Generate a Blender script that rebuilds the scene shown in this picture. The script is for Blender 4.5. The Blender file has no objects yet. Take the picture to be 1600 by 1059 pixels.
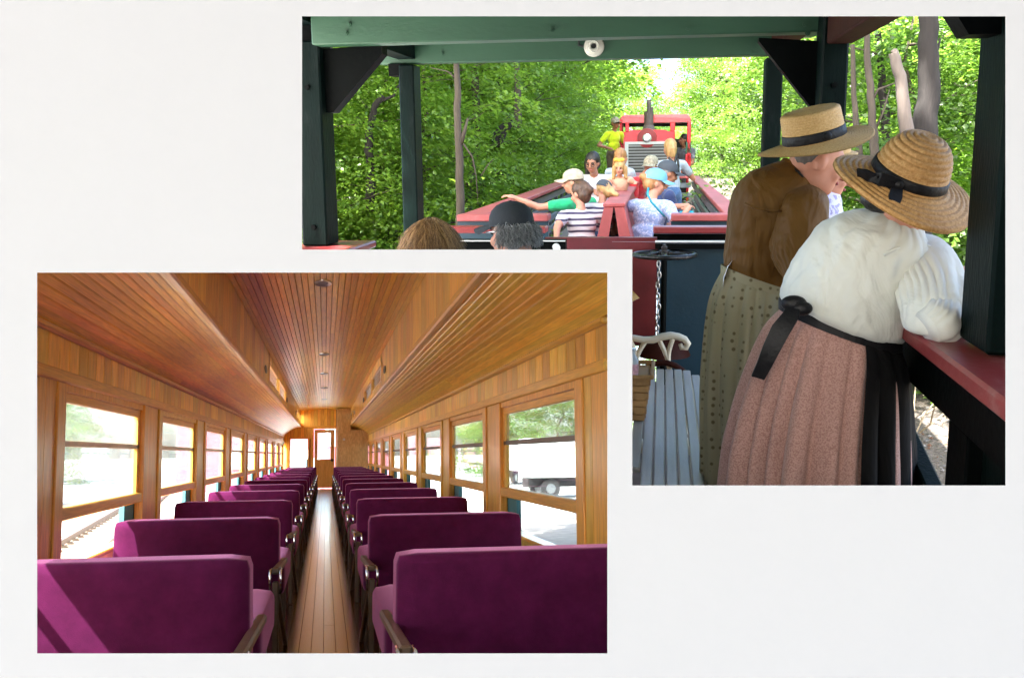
import bpy, bmesh, math, random
import numpy as np
from mathutils import Vector, Matrix, noise
R = math.radians
random.seed(7)
scene = bpy.context.scene
COL = scene.collection

# ---------------------------------------------------------------- camera, sky, sun, exposure
F, CX, CY = 1600.0, 800.0, 529.5          # 36 mm lens on a 36 mm sensor, in units of a 1600 px wide picture

def axes(vx, vy, roll):
    """right / forward / up of a level place whose forward direction vanishes at (vx, vy)"""
    f = Vector((vx - CX, CY - vy, -F)).normalized()
    u = Vector((0, 1, 0)); u = (u - f * u.dot(f)).normalized()
    u = Matrix.Rotation(roll, 3, f) @ u
    r = f.cross(u)
    return Matrix((r, f, u)).transposed()

A_COACH = axes(508, 711, R(0.5))
A_WOODS = axes(1035, 228, R(0.9))
EYE = Vector((0, 0, 2.2))
W_COACH = Matrix.Translation(EYE)                                                  # coach yard: level with the world
W_WOODS = Matrix.Translation(EYE) @ (A_COACH.transposed() @ A_WOODS).to_4x4()      # the forest line climbs a grade
W_CAM = Matrix.Translation(EYE) @ A_COACH.transposed().to_4x4()

cam = bpy.data.cameras.new('camera'); cam.lens = 36; cam.sensor_width = 36; cam.sensor_fit = 'HORIZONTAL'
cam.clip_start = 0.05; cam.clip_end = 3000
cam_o = bpy.data.objects.new('camera', cam); COL.objects.link(cam_o)
cam_o.matrix_world = W_CAM
scene.camera = cam_o

SUN_DIR = Vector((1.0, 1.05, -1.45)).normalized()
world = bpy.data.worlds.new('World'); scene.world = world; world.use_nodes = True
wn = world.node_tree; bg = wn.nodes['Background']
sky = wn.nodes.new('ShaderNodeTexSky'); sky.sky_type = 'NISHITA'; sky.sun_disc = False
sky.sun_elevation = math.asin(-SUN_DIR.z); sky.sun_rotation = math.atan2(-SUN_DIR.x, -SUN_DIR.y)
sky.air_density = 1.0; sky.dust_density = 3.0; sky.ozone_density = 0.6
wn.links.new(sky.outputs[0], bg.inputs[0]); bg.inputs[1].default_value = 0.125
sun = bpy.data.lights.new('sun', 'SUN'); sun.energy = 5.0; sun.angle = R(0.5); sun.color = (1, 0.96, 0.9)
sun_o = bpy.data.objects.new('sun', sun); COL.objects.link(sun_o)
sun_o.rotation_euler = SUN_DIR.to_track_quat('-Z', 'Y').to_euler(); sun_o.location = (-10, -6, 20)
vs = scene.view_settings
vs.view_transform = 'Standard'; vs.look = 'None'; vs.gamma = 1; vs.use_curve_mapping = False
vs.exposure = 3.35
scene.cycles.max_bounces = 10; scene.cycles.diffuse_bounces = 5; scene.cycles.transparent_max_bounces = 24
scene.cycles.transmission_bounces = 4; scene.cycles.glossy_bounces = 4
scene.cycles.sample_clamp_indirect = 6; scene.cycles.caustics_reflective = False; scene.cycles.caustics_refractive = False
scene.cycles.use_denoising = True

# ---------------------------------------------------------------- materials
MATS = {}
def newmat(name):
    m = bpy.data.materials.new(name); m.use_nodes = True
    nt = m.node_tree
    return m, nt, nt.nodes['Principled BSDF']

def setp(b, **k):
    for a, v in k.items():
        n = {'base': 'Base Color', 'rough': 'Roughness', 'metal': 'Metallic', 'coat': 'Coat Weight', 'coatr': 'Coat Roughness',
             'sheen': 'Sheen Weight', 'sheenr': 'Sheen Roughness', 'sheent': 'Sheen Tint', 'spec': 'Specular IOR Level', 'sss': 'Subsurface Weight'}[a]
        if isinstance(v, tuple) and len(v) == 3: v = (*v, 1)
        b.inputs[n].default_value = v

def paint(name, col, rough=0.5, var=0.12, scale=8.0, bump=0.15, bscale=40.0, rand=0.0, dirt=None, dirt_amt=0.0, dscale=3.0, coords='Object', stretch=(1, 1, 1), **k):
    """a base colour with noise variation, optional wear colour, per-object brightness and fine relief"""
    if name in MATS: return MATS[name]
    m, nt, b = newmat(name); N, L = nt.nodes, nt.links
    setp(b, rough=rough, **k)
    tc = N.new('ShaderNodeTexCoord'); mp = N.new('ShaderNodeMapping'); mp.inputs['Scale'].default_value = stretch
    L.new(tc.outputs[coords], mp.inputs[0])
    n1 = N.new('ShaderNodeTexNoise'); n1.inputs['Scale'].default_value = scale; n1.inputs['Detail'].default_value = 6
    L.new(mp.outputs[0], n1.inputs['Vector'])
    mr = N.new('ShaderNodeMapRange'); mr.inputs[1].default_value = 0.25; mr.inputs[2].default_value = 0.75
    mr.inputs[3].default_value = 1 - var; mr.inputs[4].default_value = 1 + var
    L.new(n1.outputs[0], mr.inputs[0])
    val = mr.outputs[0]
    if rand:
        oi = N.new('ShaderNodeObjectInfo'); r2 = N.new('ShaderNodeMapRange')
        r2.inputs[3].default_value = 1 - rand; r2.inputs[4].default_value = 1 + rand
        L.new(oi.outputs['Random'], r2.inputs[0])
        mu = N.new('ShaderNodeMath'); mu.operation = 'MULTIPLY'; L.new(val, mu.inputs[0]); L.new(r2.outputs[0], mu.inputs[1]); val = mu.outputs[0]
    mx = N.new('ShaderNodeMix'); mx.data_type = 'RGBA'; mx.blend_type = 'MULTIPLY'; mx.inputs[0].default_value = 1
    mx.inputs[6].default_value = (*col, 1); L.new(val, mx.inputs[7])
    out = mx.outputs[2]
    if dirt:
        n2 = N.new('ShaderNodeTexNoise'); n2.inputs['Scale'].default_value = dscale; n2.inputs['Detail'].default_value = 8; n2.inputs['Roughness'].default_value = 0.7
        L.new(mp.outputs[0], n2.inputs['Vector'])
        mr2 = N.new('ShaderNodeMapRange'); mr2.inputs[1].default_value = 0.56; mr2.inputs[2].default_value = 0.68; mr2.inputs[4].default_value = dirt_amt
        L.new(n2.outputs[0], mr2.inputs[0])
        m2 = N.new('ShaderNodeMix'); m2.data_type = 'RGBA'; L.new(mr2.outputs[0], m2.inputs[0]); L.new(out, m2.inputs[6]); m2.inputs[7].default_value = (*dirt, 1)
        out = m2.outputs[2]
    L.new(out, b.inputs['Base Color'])
    if bump:
        n3 = N.new('ShaderNodeTexNoise'); n3.inputs['Scale'].default_value = bscale; n3.inputs['Detail'].default_value = 4
        L.new(mp.outputs[0], n3.inputs['Vector'])
        bp = N.new('ShaderNodeBump'); bp.inputs['Strength'].default_value = bump; bp.inputs['Distance'].default_value = 0.01
        L.new(n3.outputs[0], bp.inputs['Height']); L.new(bp.outputs[0], b.inputs['Normal'])
    MATS[name] = m
    return m

def wood(name, c1, c2, stretch, rough=0.32, coat=0.25, rand=0.35, spec=0.4, warp=1.0):
    """varnished wood: long grain along the axis with the smallest stretch, each board with its own tone"""
    m, nt, b = newmat(name); N, L = nt.nodes, nt.links
    setp(b, rough=rough, coat=coat, coatr=0.18, spec=spec)
    tc = N.new('ShaderNodeTexCoord'); oi = N.new('ShaderNodeObjectInfo')
    ad = N.new('ShaderNodeVectorMath'); ad.operation = 'ADD'
    sc = N.new('ShaderNodeVectorMath'); sc.operation = 'SCALE'; sc.inputs['Scale'].default_value = 37.0
    cx = N.new('ShaderNodeCombineXYZ')
    for i in range(3): L.new(oi.outputs['Random'], cx.inputs[i])
    L.new(cx.outputs[0], sc.inputs[0]); L.new(tc.outputs['Object'], ad.inputs[0]); L.new(sc.outputs[0], ad.inputs[1])
    mp = N.new('ShaderNodeMapping'); mp.inputs['Scale'].default_value = stretch; L.new(ad.outputs[0], mp.inputs[0])
    n1 = N.new('ShaderNodeTexNoise'); n1.inputs['Scale'].default_value = 1.0; n1.inputs['Detail'].default_value = 7; n1.inputs['Distortion'].default_value = 0.6 * warp
    L.new(mp.outputs[0], n1.inputs['Vector'])
    wv = N.new('ShaderNodeTexNoise'); wv.inputs['Scale'].default_value = 4.0; wv.inputs['Detail'].default_value = 3; L.new(mp.outputs[0], wv.inputs['Vector'])
    mr = N.new('ShaderNodeMapRange'); mr.inputs[1].default_value = 0.3; mr.inputs[2].default_value = 0.72; L.new(n1.outputs[0], mr.inputs[0])
    mx = N.new('ShaderNodeMix'); mx.data_type = 'RGBA'; L.new(mr.outputs[0], mx.inputs[0]); mx.inputs[6].default_value = (*c1, 1); mx.inputs[7].default_value = (*c2, 1)
    hv = N.new('ShaderNodeHueSaturation'); L.new(mx.outputs[2], hv.inputs['Color'])
    r1 = N.new('ShaderNodeMapRange'); r1.inputs[3].default_value = 1 - rand; r1.inputs[4].default_value = 1 + rand; L.new(oi.outputs['Random'], r1.inputs[0]); L.new(r1.outputs[0], hv.inputs['Value'])
    wn_ = N.new('ShaderNodeTexWhiteNoise'); wn_.noise_dimensions = '1D'; L.new(oi.outputs['Random'], wn_.inputs['W'])
    r2 = N.new('ShaderNodeMapRange'); r2.inputs[3].default_value = 0.488; r2.inputs[4].default_value = 0.512; L.new(wn_.outputs['Value'], r2.inputs[0]); L.new(r2.outputs[0], hv.inputs['Hue'])
    g = N.new('ShaderNodeMapRange'); g.inputs[1].default_value = 0.35; g.inputs[2].default_value = 0.65; g.inputs[3].default_value = 0.82; g.inputs[4].default_value = 1.08; L.new(wv.outputs[0], g.inputs[0])
    m2 = N.new('ShaderNodeMix'); m2.data_type = 'RGBA'; m2.blend_type = 'MULTIPLY'; m2.inputs[0].default_value = 1; L.new(hv.outputs[0], m2.inputs[6]); L.new(g.outputs[0], m2.inputs[7])
    L.new(m2.outputs[2], b.inputs['Base Color'])
    bp = N.new('ShaderNodeBump'); bp.inputs['Strength'].default_value = 0.08; bp.inputs['Distance'].default_value = 0.004; L.new(wv.outputs[0], bp.inputs['Height']); L.new(bp.outputs[0], b.inputs['Normal'])
    MATS[name] = m
    return m

# ---------------------------------------------------------------- mesh helpers
class MB:
    """collects shapes; build() links them as one mesh object"""
    def __init__(s): s.v = []; s.f = []; s.mi = []
    def add(s, vs_, fs, mi=0):
        o = len(s.v); s.v += [tuple(v) for v in vs_]; s.f += [tuple(i + o for i in f) for f in fs]; s.mi += [mi] * len(fs)
        return s
    def box(s, x0, x1, y0, y1, z0, z1, M=None, mi=0, ch=0.0):
        if ch:
            return s.cbox(x0, x1, y0, y1, z0, z1, ch, M, mi)
        vs_ = [Vector((x, y, z)) for z in (z0, z1) for y in (y0, y1) for x in (x0, x1)]
        if M: vs_ = [M @ v for v in vs_]
        return s.add(vs_, [(0, 2, 3, 1), (4, 5, 7, 6), (0, 1, 5, 4), (2, 6, 7, 3), (0, 4, 6, 2), (1, 3, 7, 5)], mi)
    def cbox(s, x0, x1, y0, y1, z0, z1, c, M=None, mi=0):
        c = min(c, (x1 - x0) * .45, (y1 - y0) * .45, (z1 - z0) * .45)
        bm = bmesh.new(); bmesh.ops.create_cube(bm, size=1)
        for v in bm.verts: v.co = Vector(((x0 + x1) / 2 + v.co.x * (x1 - x0), (y0 + y1) / 2 + v.co.y * (y1 - y0), (z0 + z1) / 2 + v.co.z * (z1 - z0)))
        bmesh.ops.bevel(bm, geom=bm.edges[:], offset=c, segments=1, affect='EDGES')
        s.bm(bm, M, mi); return s
    def bm(s, bm, M=None, mi=0):
        bm.verts.index_update()
        s.add([(M @ v.co if M else v.co) for v in bm.verts], [[v.index for v in f.verts] for f in bm.faces], mi); bm.free(); return s
    def beam(s, a, b, w, h, up=(0, 0, 1), mi=0, ch=0.0):
        a, b = Vector(a), Vector(b); d = (b - a); l = d.length; d.normalize(); u = Vector(up)
        r = d.cross(u).normalized(); u = r.cross(d)
        M = Matrix((r, d, u)).transposed().to_4x4(); M.translation = a
        return s.box(-w / 2, w / 2, 0, l, -h / 2, h / 2, M, mi, ch)
    def tube(s, pts, rad, n=8, cap=True, mi=0):
        pts = [Vector(p) for p in pts]; k = len(pts)
        if not isinstance(rad, (list, tuple)): rad = [rad] * k
        vs_ = []; up = None
        for i, p in enumerate(pts):
            t = (pts[min(i + 1, k - 1)] - pts[max(i - 1, 0)]).normalized()
            if up is None: up = t.orthogonal().normalized()
            up = (up - t * up.dot(t)).normalized(); bi = t.cross(up)
            for j in range(n):
                a = 2 * math.pi * j / n
                vs_.append(p + (up * math.cos(a) + bi * math.sin(a)) * rad[i])
        fs = [(i * n + j, i * n + (j + 1) % n, (i + 1) * n + (j + 1) % n, (i + 1) * n + j) for i in range(k - 1) for j in range(n)]
        if cap: fs += [tuple(range(n))[::-1], tuple((k - 1) * n + j for j in range(n))]
        return s.add(vs_, fs, mi)
    def lathe(s, prof, n=32, M=None, closed=False, mi=0, fn=None):
        """prof: (radius, z) pairs, turned about z"""
        vs_ = []; k = len(prof)
        for r, z in prof:
            for j in range(n):
                a = 2 * math.pi * j / n
                p = Vector((r * math.cos(a), r * math.sin(a), z))
                if fn: p = fn(p, a)
                vs_.append(M @ p if M else p)
        fs = [(i * n + j, i * n + (j + 1) % n, (i + 1) * n + (j + 1) % n, (i + 1) * n + j) for i in range(k - 1) for j in range(n)]
        if closed: fs += [((k - 1) * n + j, (k - 1) * n + (j + 1) % n, (j + 1) % n, j) for j in range(n)]
        return s.add(vs_, fs, mi)
    def cyl(s, a, b, r, n=16, mi=0): return s.tube([a, b], r, n, True, mi)
    def ell(s, c, r, M=None, n=14, m=9, mi=0):
        vs_ = []; 
        for i in range(m + 1):
            t = math.pi * i / m
            for j in range(n):
                a = 2 * math.pi * j / n
                p = Vector((math.sin(t) * math.cos(a) * r[0], math.sin(t) * math.sin(a) * r[1], math.cos(t) * r[2]))
                vs_.append(Vector(c) + (M @ p if M else p))
        fs = [(i * n + j, (i + 1) * n + j, (i + 1) * n + (j + 1) % n, i * n + (j + 1) % n) for i in range(m) for j in range(n)]
        return s.add(vs_, fs, mi)
    def loft(s, rings, cap=True, mi=0, close=True):
        n = len(rings[0]); vs_ = [p for r in rings for p in r]; k = len(rings)
        m_ = n if close else n - 1
        fs = [(i * n + j, i * n + (j + 1) % n, (i + 1) * n + (j + 1) % n, (i + 1) * n + j) for i in range(k - 1) for j in range(m_)]
        if cap and close: fs += [tuple(range(n))[::-1], tuple((k - 1) * n + j for j in range(n))]
        return s.add(vs_, fs, mi)
    def prism(s, poly, y0, y1, M=None, mi=0):
        """poly of (x, z), extruded along y"""
        n = len(poly); vs_ = [Vector((x, y0, z)) for x, z in poly] + [Vector((x, y1, z)) for x, z in poly]
        if M: vs_ = [M @ v for v in vs_]
        fs = [tuple(range(n)), tuple(range(n, 2 * n))[::-1]] + [(j, j + n, (j + 1) % n + n, (j + 1) % n) for j in range(n)]
        return s.add(vs_, fs, mi)
    def mesh(s, name, mats, smooth=False):
        me = bpy.data.meshes.new(name); me.from_pydata(s.v, [], s.f)
        for m in (mats if isinstance(mats, (list, tuple)) else [mats]): me.materials.append(m)
        if isinstance(mats, (list, tuple)) and len(mats) > 1: me.polygons.foreach_set('material_index', s.mi)
        bm = bmesh.new(); bm.from_mesh(me); bmesh.ops.recalc_face_normals(bm, faces=bm.faces[:]); bm.to_mesh(me); bm.free()
        if smooth: 
            me.polygons.foreach_set('use_smooth', [True] * len(me.polygons))
            if smooth != True: me.set_sharp_from_angle(angle=R(smooth))
        return me
    def build(s, name, mats, parent=None, smooth=False, loc=None):
        return link(name, s.mesh(name, mats, smooth), parent, loc)

def link(name, me, parent=None, loc=None):
    o = bpy.data.objects.new(name, me); COL.objects.link(o)
    if parent is not None: o.parent = parent
    if loc is not None: o.location = loc
    return o

def tag(o, label=None, cat=None, group=None, kind=None):
    if label: o['label'] = label
    if cat: o['category'] = cat
    if group: o['group'] = group
    if kind: o['kind'] = kind
    return o

def thing(name, label, cat, W=W_COACH, loc=(0, 0, 0), rz=0.0, group=None, kind=None):
    o = bpy.data.objects.new(name, None); COL.objects.link(o); o.empty_display_size = 0.1
    o.matrix_world = W @ Matrix.Translation(loc) @ Matrix.Rotation(rz, 4, 'Z')
    return tag(o, label, cat, group, kind)

def dup(root, W, loc, rz=0.0, sc=1.0, label=None, group=None):
    r = root.copy(); COL.objects.link(r)
    r.matrix_world = W @ Matrix.Translation(loc) @ Matrix.Rotation(rz, 4, 'Z') @ Matrix.Scale(sc, 4)
    if label: r['label'] = label
    if group: r['group'] = group
    for ch in root.children:
        c = ch.copy(); COL.objects.link(c); c.parent = r
        for g in ch.children:
            d = g.copy(); COL.objects.link(d); d.parent = c
    return r

# ---------------------------------------------------------------- white wall added in place of the blank page, with its two openings
M_WALL = paint('wall_paint', (0.2555, 0.262, 0.2745), rough=0.9, var=0.004, bump=0.0, spec=0.1)
def page_wall():
    D = 1.7; k = D / F
    X = lambda px: (px - CX) * k
    Z = lambda py: (CY - py) * k
    xs = [-900, 58, 472, 949, 988, 1571, 3200]; ys = [-620, 26, 390, 426, 758, 1020, 2300]
    hole = set()
    for i in range(6):
        for j in range(6):
            xc, yc = (xs[i] + xs[i + 1]) / 2, (ys[j] + ys[j + 1]) / 2
            if 58 < xc < 949 and 426 < yc < 1020: hole.add((i, j))
            if 472 < xc < 1571 and 26 < yc < 390: hole.add((i, j))
            if 988 < xc < 1571 and 390 < yc < 758: hole.add((i, j))
    # two skins; the back one has larger openings so that the reveals splay away from the front
    back = dict(zip(xs, xs)); s = 14
    bx = [xs[0], 58 - s, 472 - s, 949 + s, 988 - s, 1571 + s, xs[-1]]; by = [ys[0], 26 - s, 390 + s, 426 - s, 758 + s, 1020 + s, ys[-1]]
    mb = MB(); T = 0.022; vs_ = []; n = 7
    for j in range(7):
        for i in range(7): vs_.append((X(xs[i]), Z(ys[j]), -D))
    for j in range(7):
        for i in range(7): vs_.append((X(bx[i]) * (D + T) / D, Z(by[j]) * (D + T) / D, -D - T))
    fs = []
    sol = lambda i, j: 0 <= i < 6 and 0 <= j < 6 and (i, j) not in hole
    for i in range(6):
        for j in range(6):
            if not sol(i, j): continue
            a, b, c, d = j * n + i, j * n + i + 1, (j + 1) * n + i + 1, (j + 1) * n + i
            fs.append((a, d, c, b)); fs.append((a + 49, b + 49, c + 49, d + 49))
            for (ni, nj, e) in ((i - 1, j, (a, d)), (i + 1, j, (b, c)), (i, j - 1, (a, b)), (i, j + 1, (d, c))):
                if not sol(ni, nj): fs.append((e[0], e[1], e[1] + 49, e[0] + 49))
    mb.add(vs_, fs)
    o = mb.build('wall', M_WALL)
    o.matrix_world = W_CAM
    return tag(o, 'plain white wall standing in for the page margin, with a rectangular and an L-shaped opening', kind='structure')
page_wall()

# ---------------------------------------------------------------- coach: measures in metres from the eye, y = along the coach
HW, FLOOR = 1.365, -1.11
SILL, HEAD, WTOP, MOUL0, MOUL1 = -0.57, 0.386, 0.458, 0.63, 0.67
LIP = (0.82, 0.95); CEIL = 1.50; END = 35.5
M_CEIL = wood('varnished_ceiling_boards', (0.84, 0.40, 0.04), (0.95, 0.57, 0.085), (26, 0.9, 26), rough=0.34, coat=0.22, rand=0.15)
M_VERT = wood('varnished_wall_boards', (0.76, 0.36, 0.045), (0.93, 0.58, 0.11), (18, 6, 1.6), rough=0.36, coat=0.2, rand=0.22)
M_TRIM = wood('oak_trim_along', (0.68, 0.29, 0.035), (0.84, 0.45, 0.075), (30, 1.0, 30), rough=0.34, coat=0.25, rand=0.1)
M_POST = wood('oak_trim_upright', (0.70, 0.32, 0.045), (0.86, 0.49, 0.09), (24, 12, 1.5), rough=0.36, coat=0.2, rand=0.12)
M_FLOOR = wood('worn_floor_boards', (0.060, 0.024, 0.007), (0.125, 0.058, 0.018), (30, 0.8, 30), rough=0.20, coat=1.0, rand=0.2, spec=0.6)
M_FLOOR.node_tree.nodes['Principled BSDF'].inputs['Coat Roughness'].default_value = 0.16
M_DARKGAP = paint('dark_joint', (0.30, 0.13, 0.04), rough=0.9, var=0.1, bump=0)
M_TEAL = paint('teal_exterior_paint', (0.02, 0.13, 0.16), rough=0.5)
M_BLACKFIT = paint('black_fitting', (0.012, 0.011, 0.01), rough=0.4)
M_STEEL = paint('brushed_steel', (0.55, 0.55, 0.56), rough=0.3, metal=1.0, var=0.05)

def glass_mat(name, haze, tint=(0.9, 0.96, 0.97)):
    m = bpy.data.materials.new(name); m.use_nodes = True; nt = m.node_tree; N, L = nt.nodes, nt.links
    N.remove(N['Principled BSDF']); out = N['Material Output']
    tr = N.new('ShaderNodeBsdfTransparent'); tr.inputs[0].default_value = (*tint, 1)
    df = N.new('ShaderNodeBsdfTranslucent'); df.inputs[0].default_value = (0.8, 0.88, 0.92, 1)
    d2 = N.new('ShaderNodeBsdfDiffuse'); d2.inputs[0].default_value = (0.7, 0.78, 0.82, 1)
    gl = N.new('ShaderNodeBsdfGlossy'); gl.inputs['Roughness'].default_value = 0.03
    tc = N.new('ShaderNodeTexCoord'); ns = N.new('ShaderNodeTexNoise'); ns.inputs['Scale'].default_value = 2.2; ns.inputs['Detail'].default_value = 8; ns.inputs['Roughness'].default_value = 0.7
    mp = N.new('ShaderNodeMapping'); mp.inputs['Scale'].default_value = (1, 1.2, 4.5); L.new(tc.outputs['Object'], mp.inputs[0]); L.new(mp.outputs[0], ns.inputs['Vector'])
    mr = N.new('ShaderNodeMapRange'); mr.inputs[1].default_value = 0.3; mr.inputs[2].default_value = 0.75; mr.inputs[3].default_value = haze * 0.55; mr.inputs[4].default_value = haze * 1.5; L.new(ns.outputs[0], mr.inputs[0])
    m0 = N.new('ShaderNodeMixShader'); m0.inputs[0].default_value = 0.35; L.new(df.outputs[0], m0.inputs[1]); L.new(d2.outputs[0], m0.inputs[2])
    m1 = N.new('ShaderNodeMixShader'); L.new(mr.outputs[0], m1.inputs[0]); L.new(tr.outputs[0], m1.inputs[1]); L.new(m0.outputs[0], m1.inputs[2])
    lw = N.new('ShaderNodeFresnel'); lw.inputs[0].default_value = 1.45
    ml = N.new('ShaderNodeMath'); ml.operation = 'MULTIPLY'; ml.inputs[1].default_value = 0.5; L.new(lw.outputs[0], ml.inputs[0])
    m2 = N.new('ShaderNodeMixShader'); L.new(ml.outputs[0], m2.inputs[0]); L.new(m1.outputs[0], m2.inputs[1]); L.new(gl.outputs[0], m2.inputs[2])
    L.new(m2.outputs[0], out.inputs[0]); MATS[name] = m
    return m
M_GLASS = glass_mat('hazy_window_glass', 0.055)  # pale haze mixed into the glass for the washed-out glare outside

coach = thing('railway_coach', 'wood-panelled railway coach with a raised clerestory ceiling and two rows of sash windows', 'railway coach', W_COACH, (0, 4, FLOOR))
COFF = Vector((0, -4, -FLOOR))           # eye-frame coordinates -> coach coordinates
def part(mb, name, mat, parent=coach, smooth=False):
    mb.v = [tuple(Vector(v) + COFF) for v in mb.v]
    return mb.build(name, mat, parent, smooth)

def board_strip(parent, name, mat, fn, cuts, gap=0.0):
    """one run of boards laid end to end between the depths in cuts"""
    for a, b in zip(cuts, cuts[1:]):
        mb = MB(); fn(mb, a + 0.003, b - 0.003); part(mb, name, mat, parent)

# ceiling > backing, planks
def slopes(t):      # side ceiling section from the wall (t=0) to the lip (t=1), gently coved
    x = HW + (LIP[0] - HW) * t; z = MOUL1 + (LIP[1] - MOUL1) * t + 0.055 * math.sin(math.pi * t) ** 0.8
    return x, z
def ceil_z(x): return CEIL + 0.05 * (1 - (x / LIP[0]) ** 2)

ceiling = part(MB().box(-0.9, 0.9, 8.27, END + 0.15, CEIL + 0.075, CEIL + 0.105), 'ceiling', M_DARKGAP)
NB = 30; w = 2 * LIP[0] / NB
for i in range(NB):
    x0 = -LIP[0] + i * w; x1 = x0 + w; z0, z1 = ceil_z(x0), ceil_z(x1); g = 0.0022
    rnd = random.Random(i * 13 + 5); c1 = 12 + rnd.random() * 8; c2 = 22 + rnd.random() * 8
    def fn(mb, a, b, x0=x0, x1=x1, z0=z0, z1=z1):
        mb.prism([(x0 + g, z0 + 0.005), (x0 + g * 2.4, z0), (x1 - g * 2.4, z1), (x1 - g, z1 + 0.005), (x1 - g, z1 + 0.03), (x0 + g, z0 + 0.03)], a, b)
    board_strip(ceiling, 'plank', M_CEIL, fn, [8.25, c1, c2, END + 0.1])
for s in (-1, 1):
    NS = 13
    pts = [slopes(i / NS) for i in range(NS + 1)]
    
    mb = MB()
    # the backing of the side ceiling (roof shell) steps forward only as far as each board can be seen
    side = None
    for i in range(NS):
        (xa, za), (xb, zb) = pts[i], pts[i + 1]
        # first depth at which this board comes into the opening
        ys_ = max(3.2 if s < 0 else 4.85, 1600 * min(za, zb) / 303.0) if s < 0 else max(4.3, 1600 * min(za, zb) / 303.0)
        n = Vector((za - zb, 0, -(xb - xa))); n = Vector((n.x, n.z)).normalized()
        if n.y < 0: n = -n
        g = 0.0024; d = Vector((xb - xa, zb - za)); l = d.length; d.normalize()
        A = Vector((xa, za)); B = Vector((xb, zb))
        poly = [A + d * g + n * 0.005, A + d * g * 2.4, B - d * g * 2.4, B - d * g + n * 0.005, B - d * g + n * 0.028, A + d * g + n * 0.028]
        poly = [(s * p.x, p.y) for p in poly]
        bk = [(s * p.x, p.y) for p in (A + n * 0.03, B + n * 0.03, B + n * 0.05, A + n * 0.05)]
        if side is None:
            side = part(MB().prism(bk, ys_, END + 0.1), 'side_ceiling', M_DARKGAP)
        else:
            part(MB().prism(bk, ys_, END + 0.1), 'roof_board', M_DARKGAP, side)
        rnd = random.Random(i * 7 + 100 * s); c1 = 9 + rnd.random() * 7; c2 = 19 + rnd.random() * 8
        board_strip(side, 'plank', M_CEIL, lambda mb, a, b, poly=poly: mb.prism(poly, a, b), [ys_, c1, c2, END + 0.08])
    # lip moulding and clerestory wall
    part(MB().box(*sorted((s * (LIP[0] - 0.035), s * (LIP[0] + 0.02))), 5.2, END + 0.05, LIP[1] - 0.012, LIP[1] + 0.05, ch=0.012), 'lip_moulding', M_TRIM)
    cw = part(MB().box(*sorted((s * (LIP[0] + 0.022), s * (LIP[0] + 0.03))), 5.4, END, LIP[1] + 0.02, LIP[1] + 0.06), 'clerestory_wall', M_DARKGAP)
    for ya, yb in ((8.6, 15.2), (22.1, 30.0)): part(MB().box(*sorted((s * (LIP[0] + 0.022), s * (LIP[0] + 0.03))), ya, yb, LIP[1] + 0.062, CEIL + 0.09), 'backing_board', M_DARKGAP, cw)
    y = 5.56; k = 0
    while y < END:
        yb = min(y + 0.42, END)
        op = (15.3 <= y < 22.1) or (y >= 30.1)
        zt = min(CEIL + 0.02, yb * 299.0 / 1600)
        if zt < LIP[1] + 0.06: y = yb; continue
        if op:
            part(MB().box(*sorted((s * LIP[0], s * (LIP[0] + 0.02))), y + 0.004, yb - 0.004, LIP[1] + 0.05, 1.09), 'plank', M_VERT, cw)
            part(MB().box(*sorted((s * LIP[0], s * (LIP[0] + 0.02))), y + 0.004, yb - 0.004, 1.36, zt), 'plank', M_VERT, cw)
        else:
            zlo = LIP[1] + 0.05; 
            part(MB().box(*sorted((s * LIP[0], s * (LIP[0] + 0.02))), y + 0.004, yb - 0.004, zlo, zt), 'plank', M_VERT, cw)
        y = yb if not (y < 15.3 < yb) else 15.3
    for (a, b) in ((15.3, 18.55), (18.75, 22.0), (30.2, 32.4), (32.6, 34.9)):
        x = s * (LIP[0] + 0.01)
        wd = part(MB().box(*sorted((x - s * 0.016, x + s * 0.02)), a, b, 1.335, 1.362).box(*sorted((x - s * 0.016, x + s * 0.02)), a, b, 1.088, 1.115)
                  .box(*sorted((x - s * 0.016, x + s * 0.02)), a, a + 0.16, 1.115, 1.335).box(*sorted((x - s * 0.016, x + s * 0.02)), b - 0.16, b, 1.115, 1.335), 'clerestory_window', M_TRIM)
        part(MB().box(*sorted((x + s * 0.006, x + s * 0.011)), a + 0.15, b - 0.15, 1.11, 1.34), 'pane', M_GLASS, wd)
    for (y, z) in ((14.5, 1.19), (22.6, 1.19), (29.4, 1.19)):
        fl = MB(); M = Matrix.Translation((s * (LIP[0] - 0.002), y, z)) @ Matrix.Rotation(R(90), 4, 'Y') @ Matrix.Diagonal((0.055, 0.25, 1, 1))
        fl.lathe([(0.0, -0.012), (0.8, -0.012), (1.0, -0.004), (1.0, 0.006), (0, 0.006)], 20, M); part(fl, 'wall_speaker', M_BLACKFIT, coach, 40)
part(MB().box(-LIP[0] - 0.45, LIP[0] + 0.45, 8.7, END + 0.2, CEIL + 0.11, CEIL + 0.14), 'roof_deck', M_DARKGAP)  # unseen overhang widened to keep sun off the clerestory windows
# ceiling downlights
for y in (9.3, 16.0, 19.8, 24.0, 29.0):
    z = ceil_z(0)
    dl = part(MB().lathe([(0.0, z - 0.001), (0.045, z - 0.002), (0.052, z - 0.004), (0.075, z - 0.012), (0.078, z - 0.003), (0.078, z + 0.01)], 28, Matrix.Translation((-0.03, y, 0)) @ Matrix.Diagonal((1, 2.2, 1, 1))), 'ceiling_light', M_STEEL, coach, 40)
    part(MB().lathe([(0.0, z - 0.0045), (0.046, z - 0.0045)], 24, Matrix.Translation((-0.03, y, 0)) @ Matrix.Diagonal((1, 2.2, 1, 1))), 'lens', paint('grey_lens', (0.18, 0.18, 0.2), rough=0.3), dl)

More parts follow.
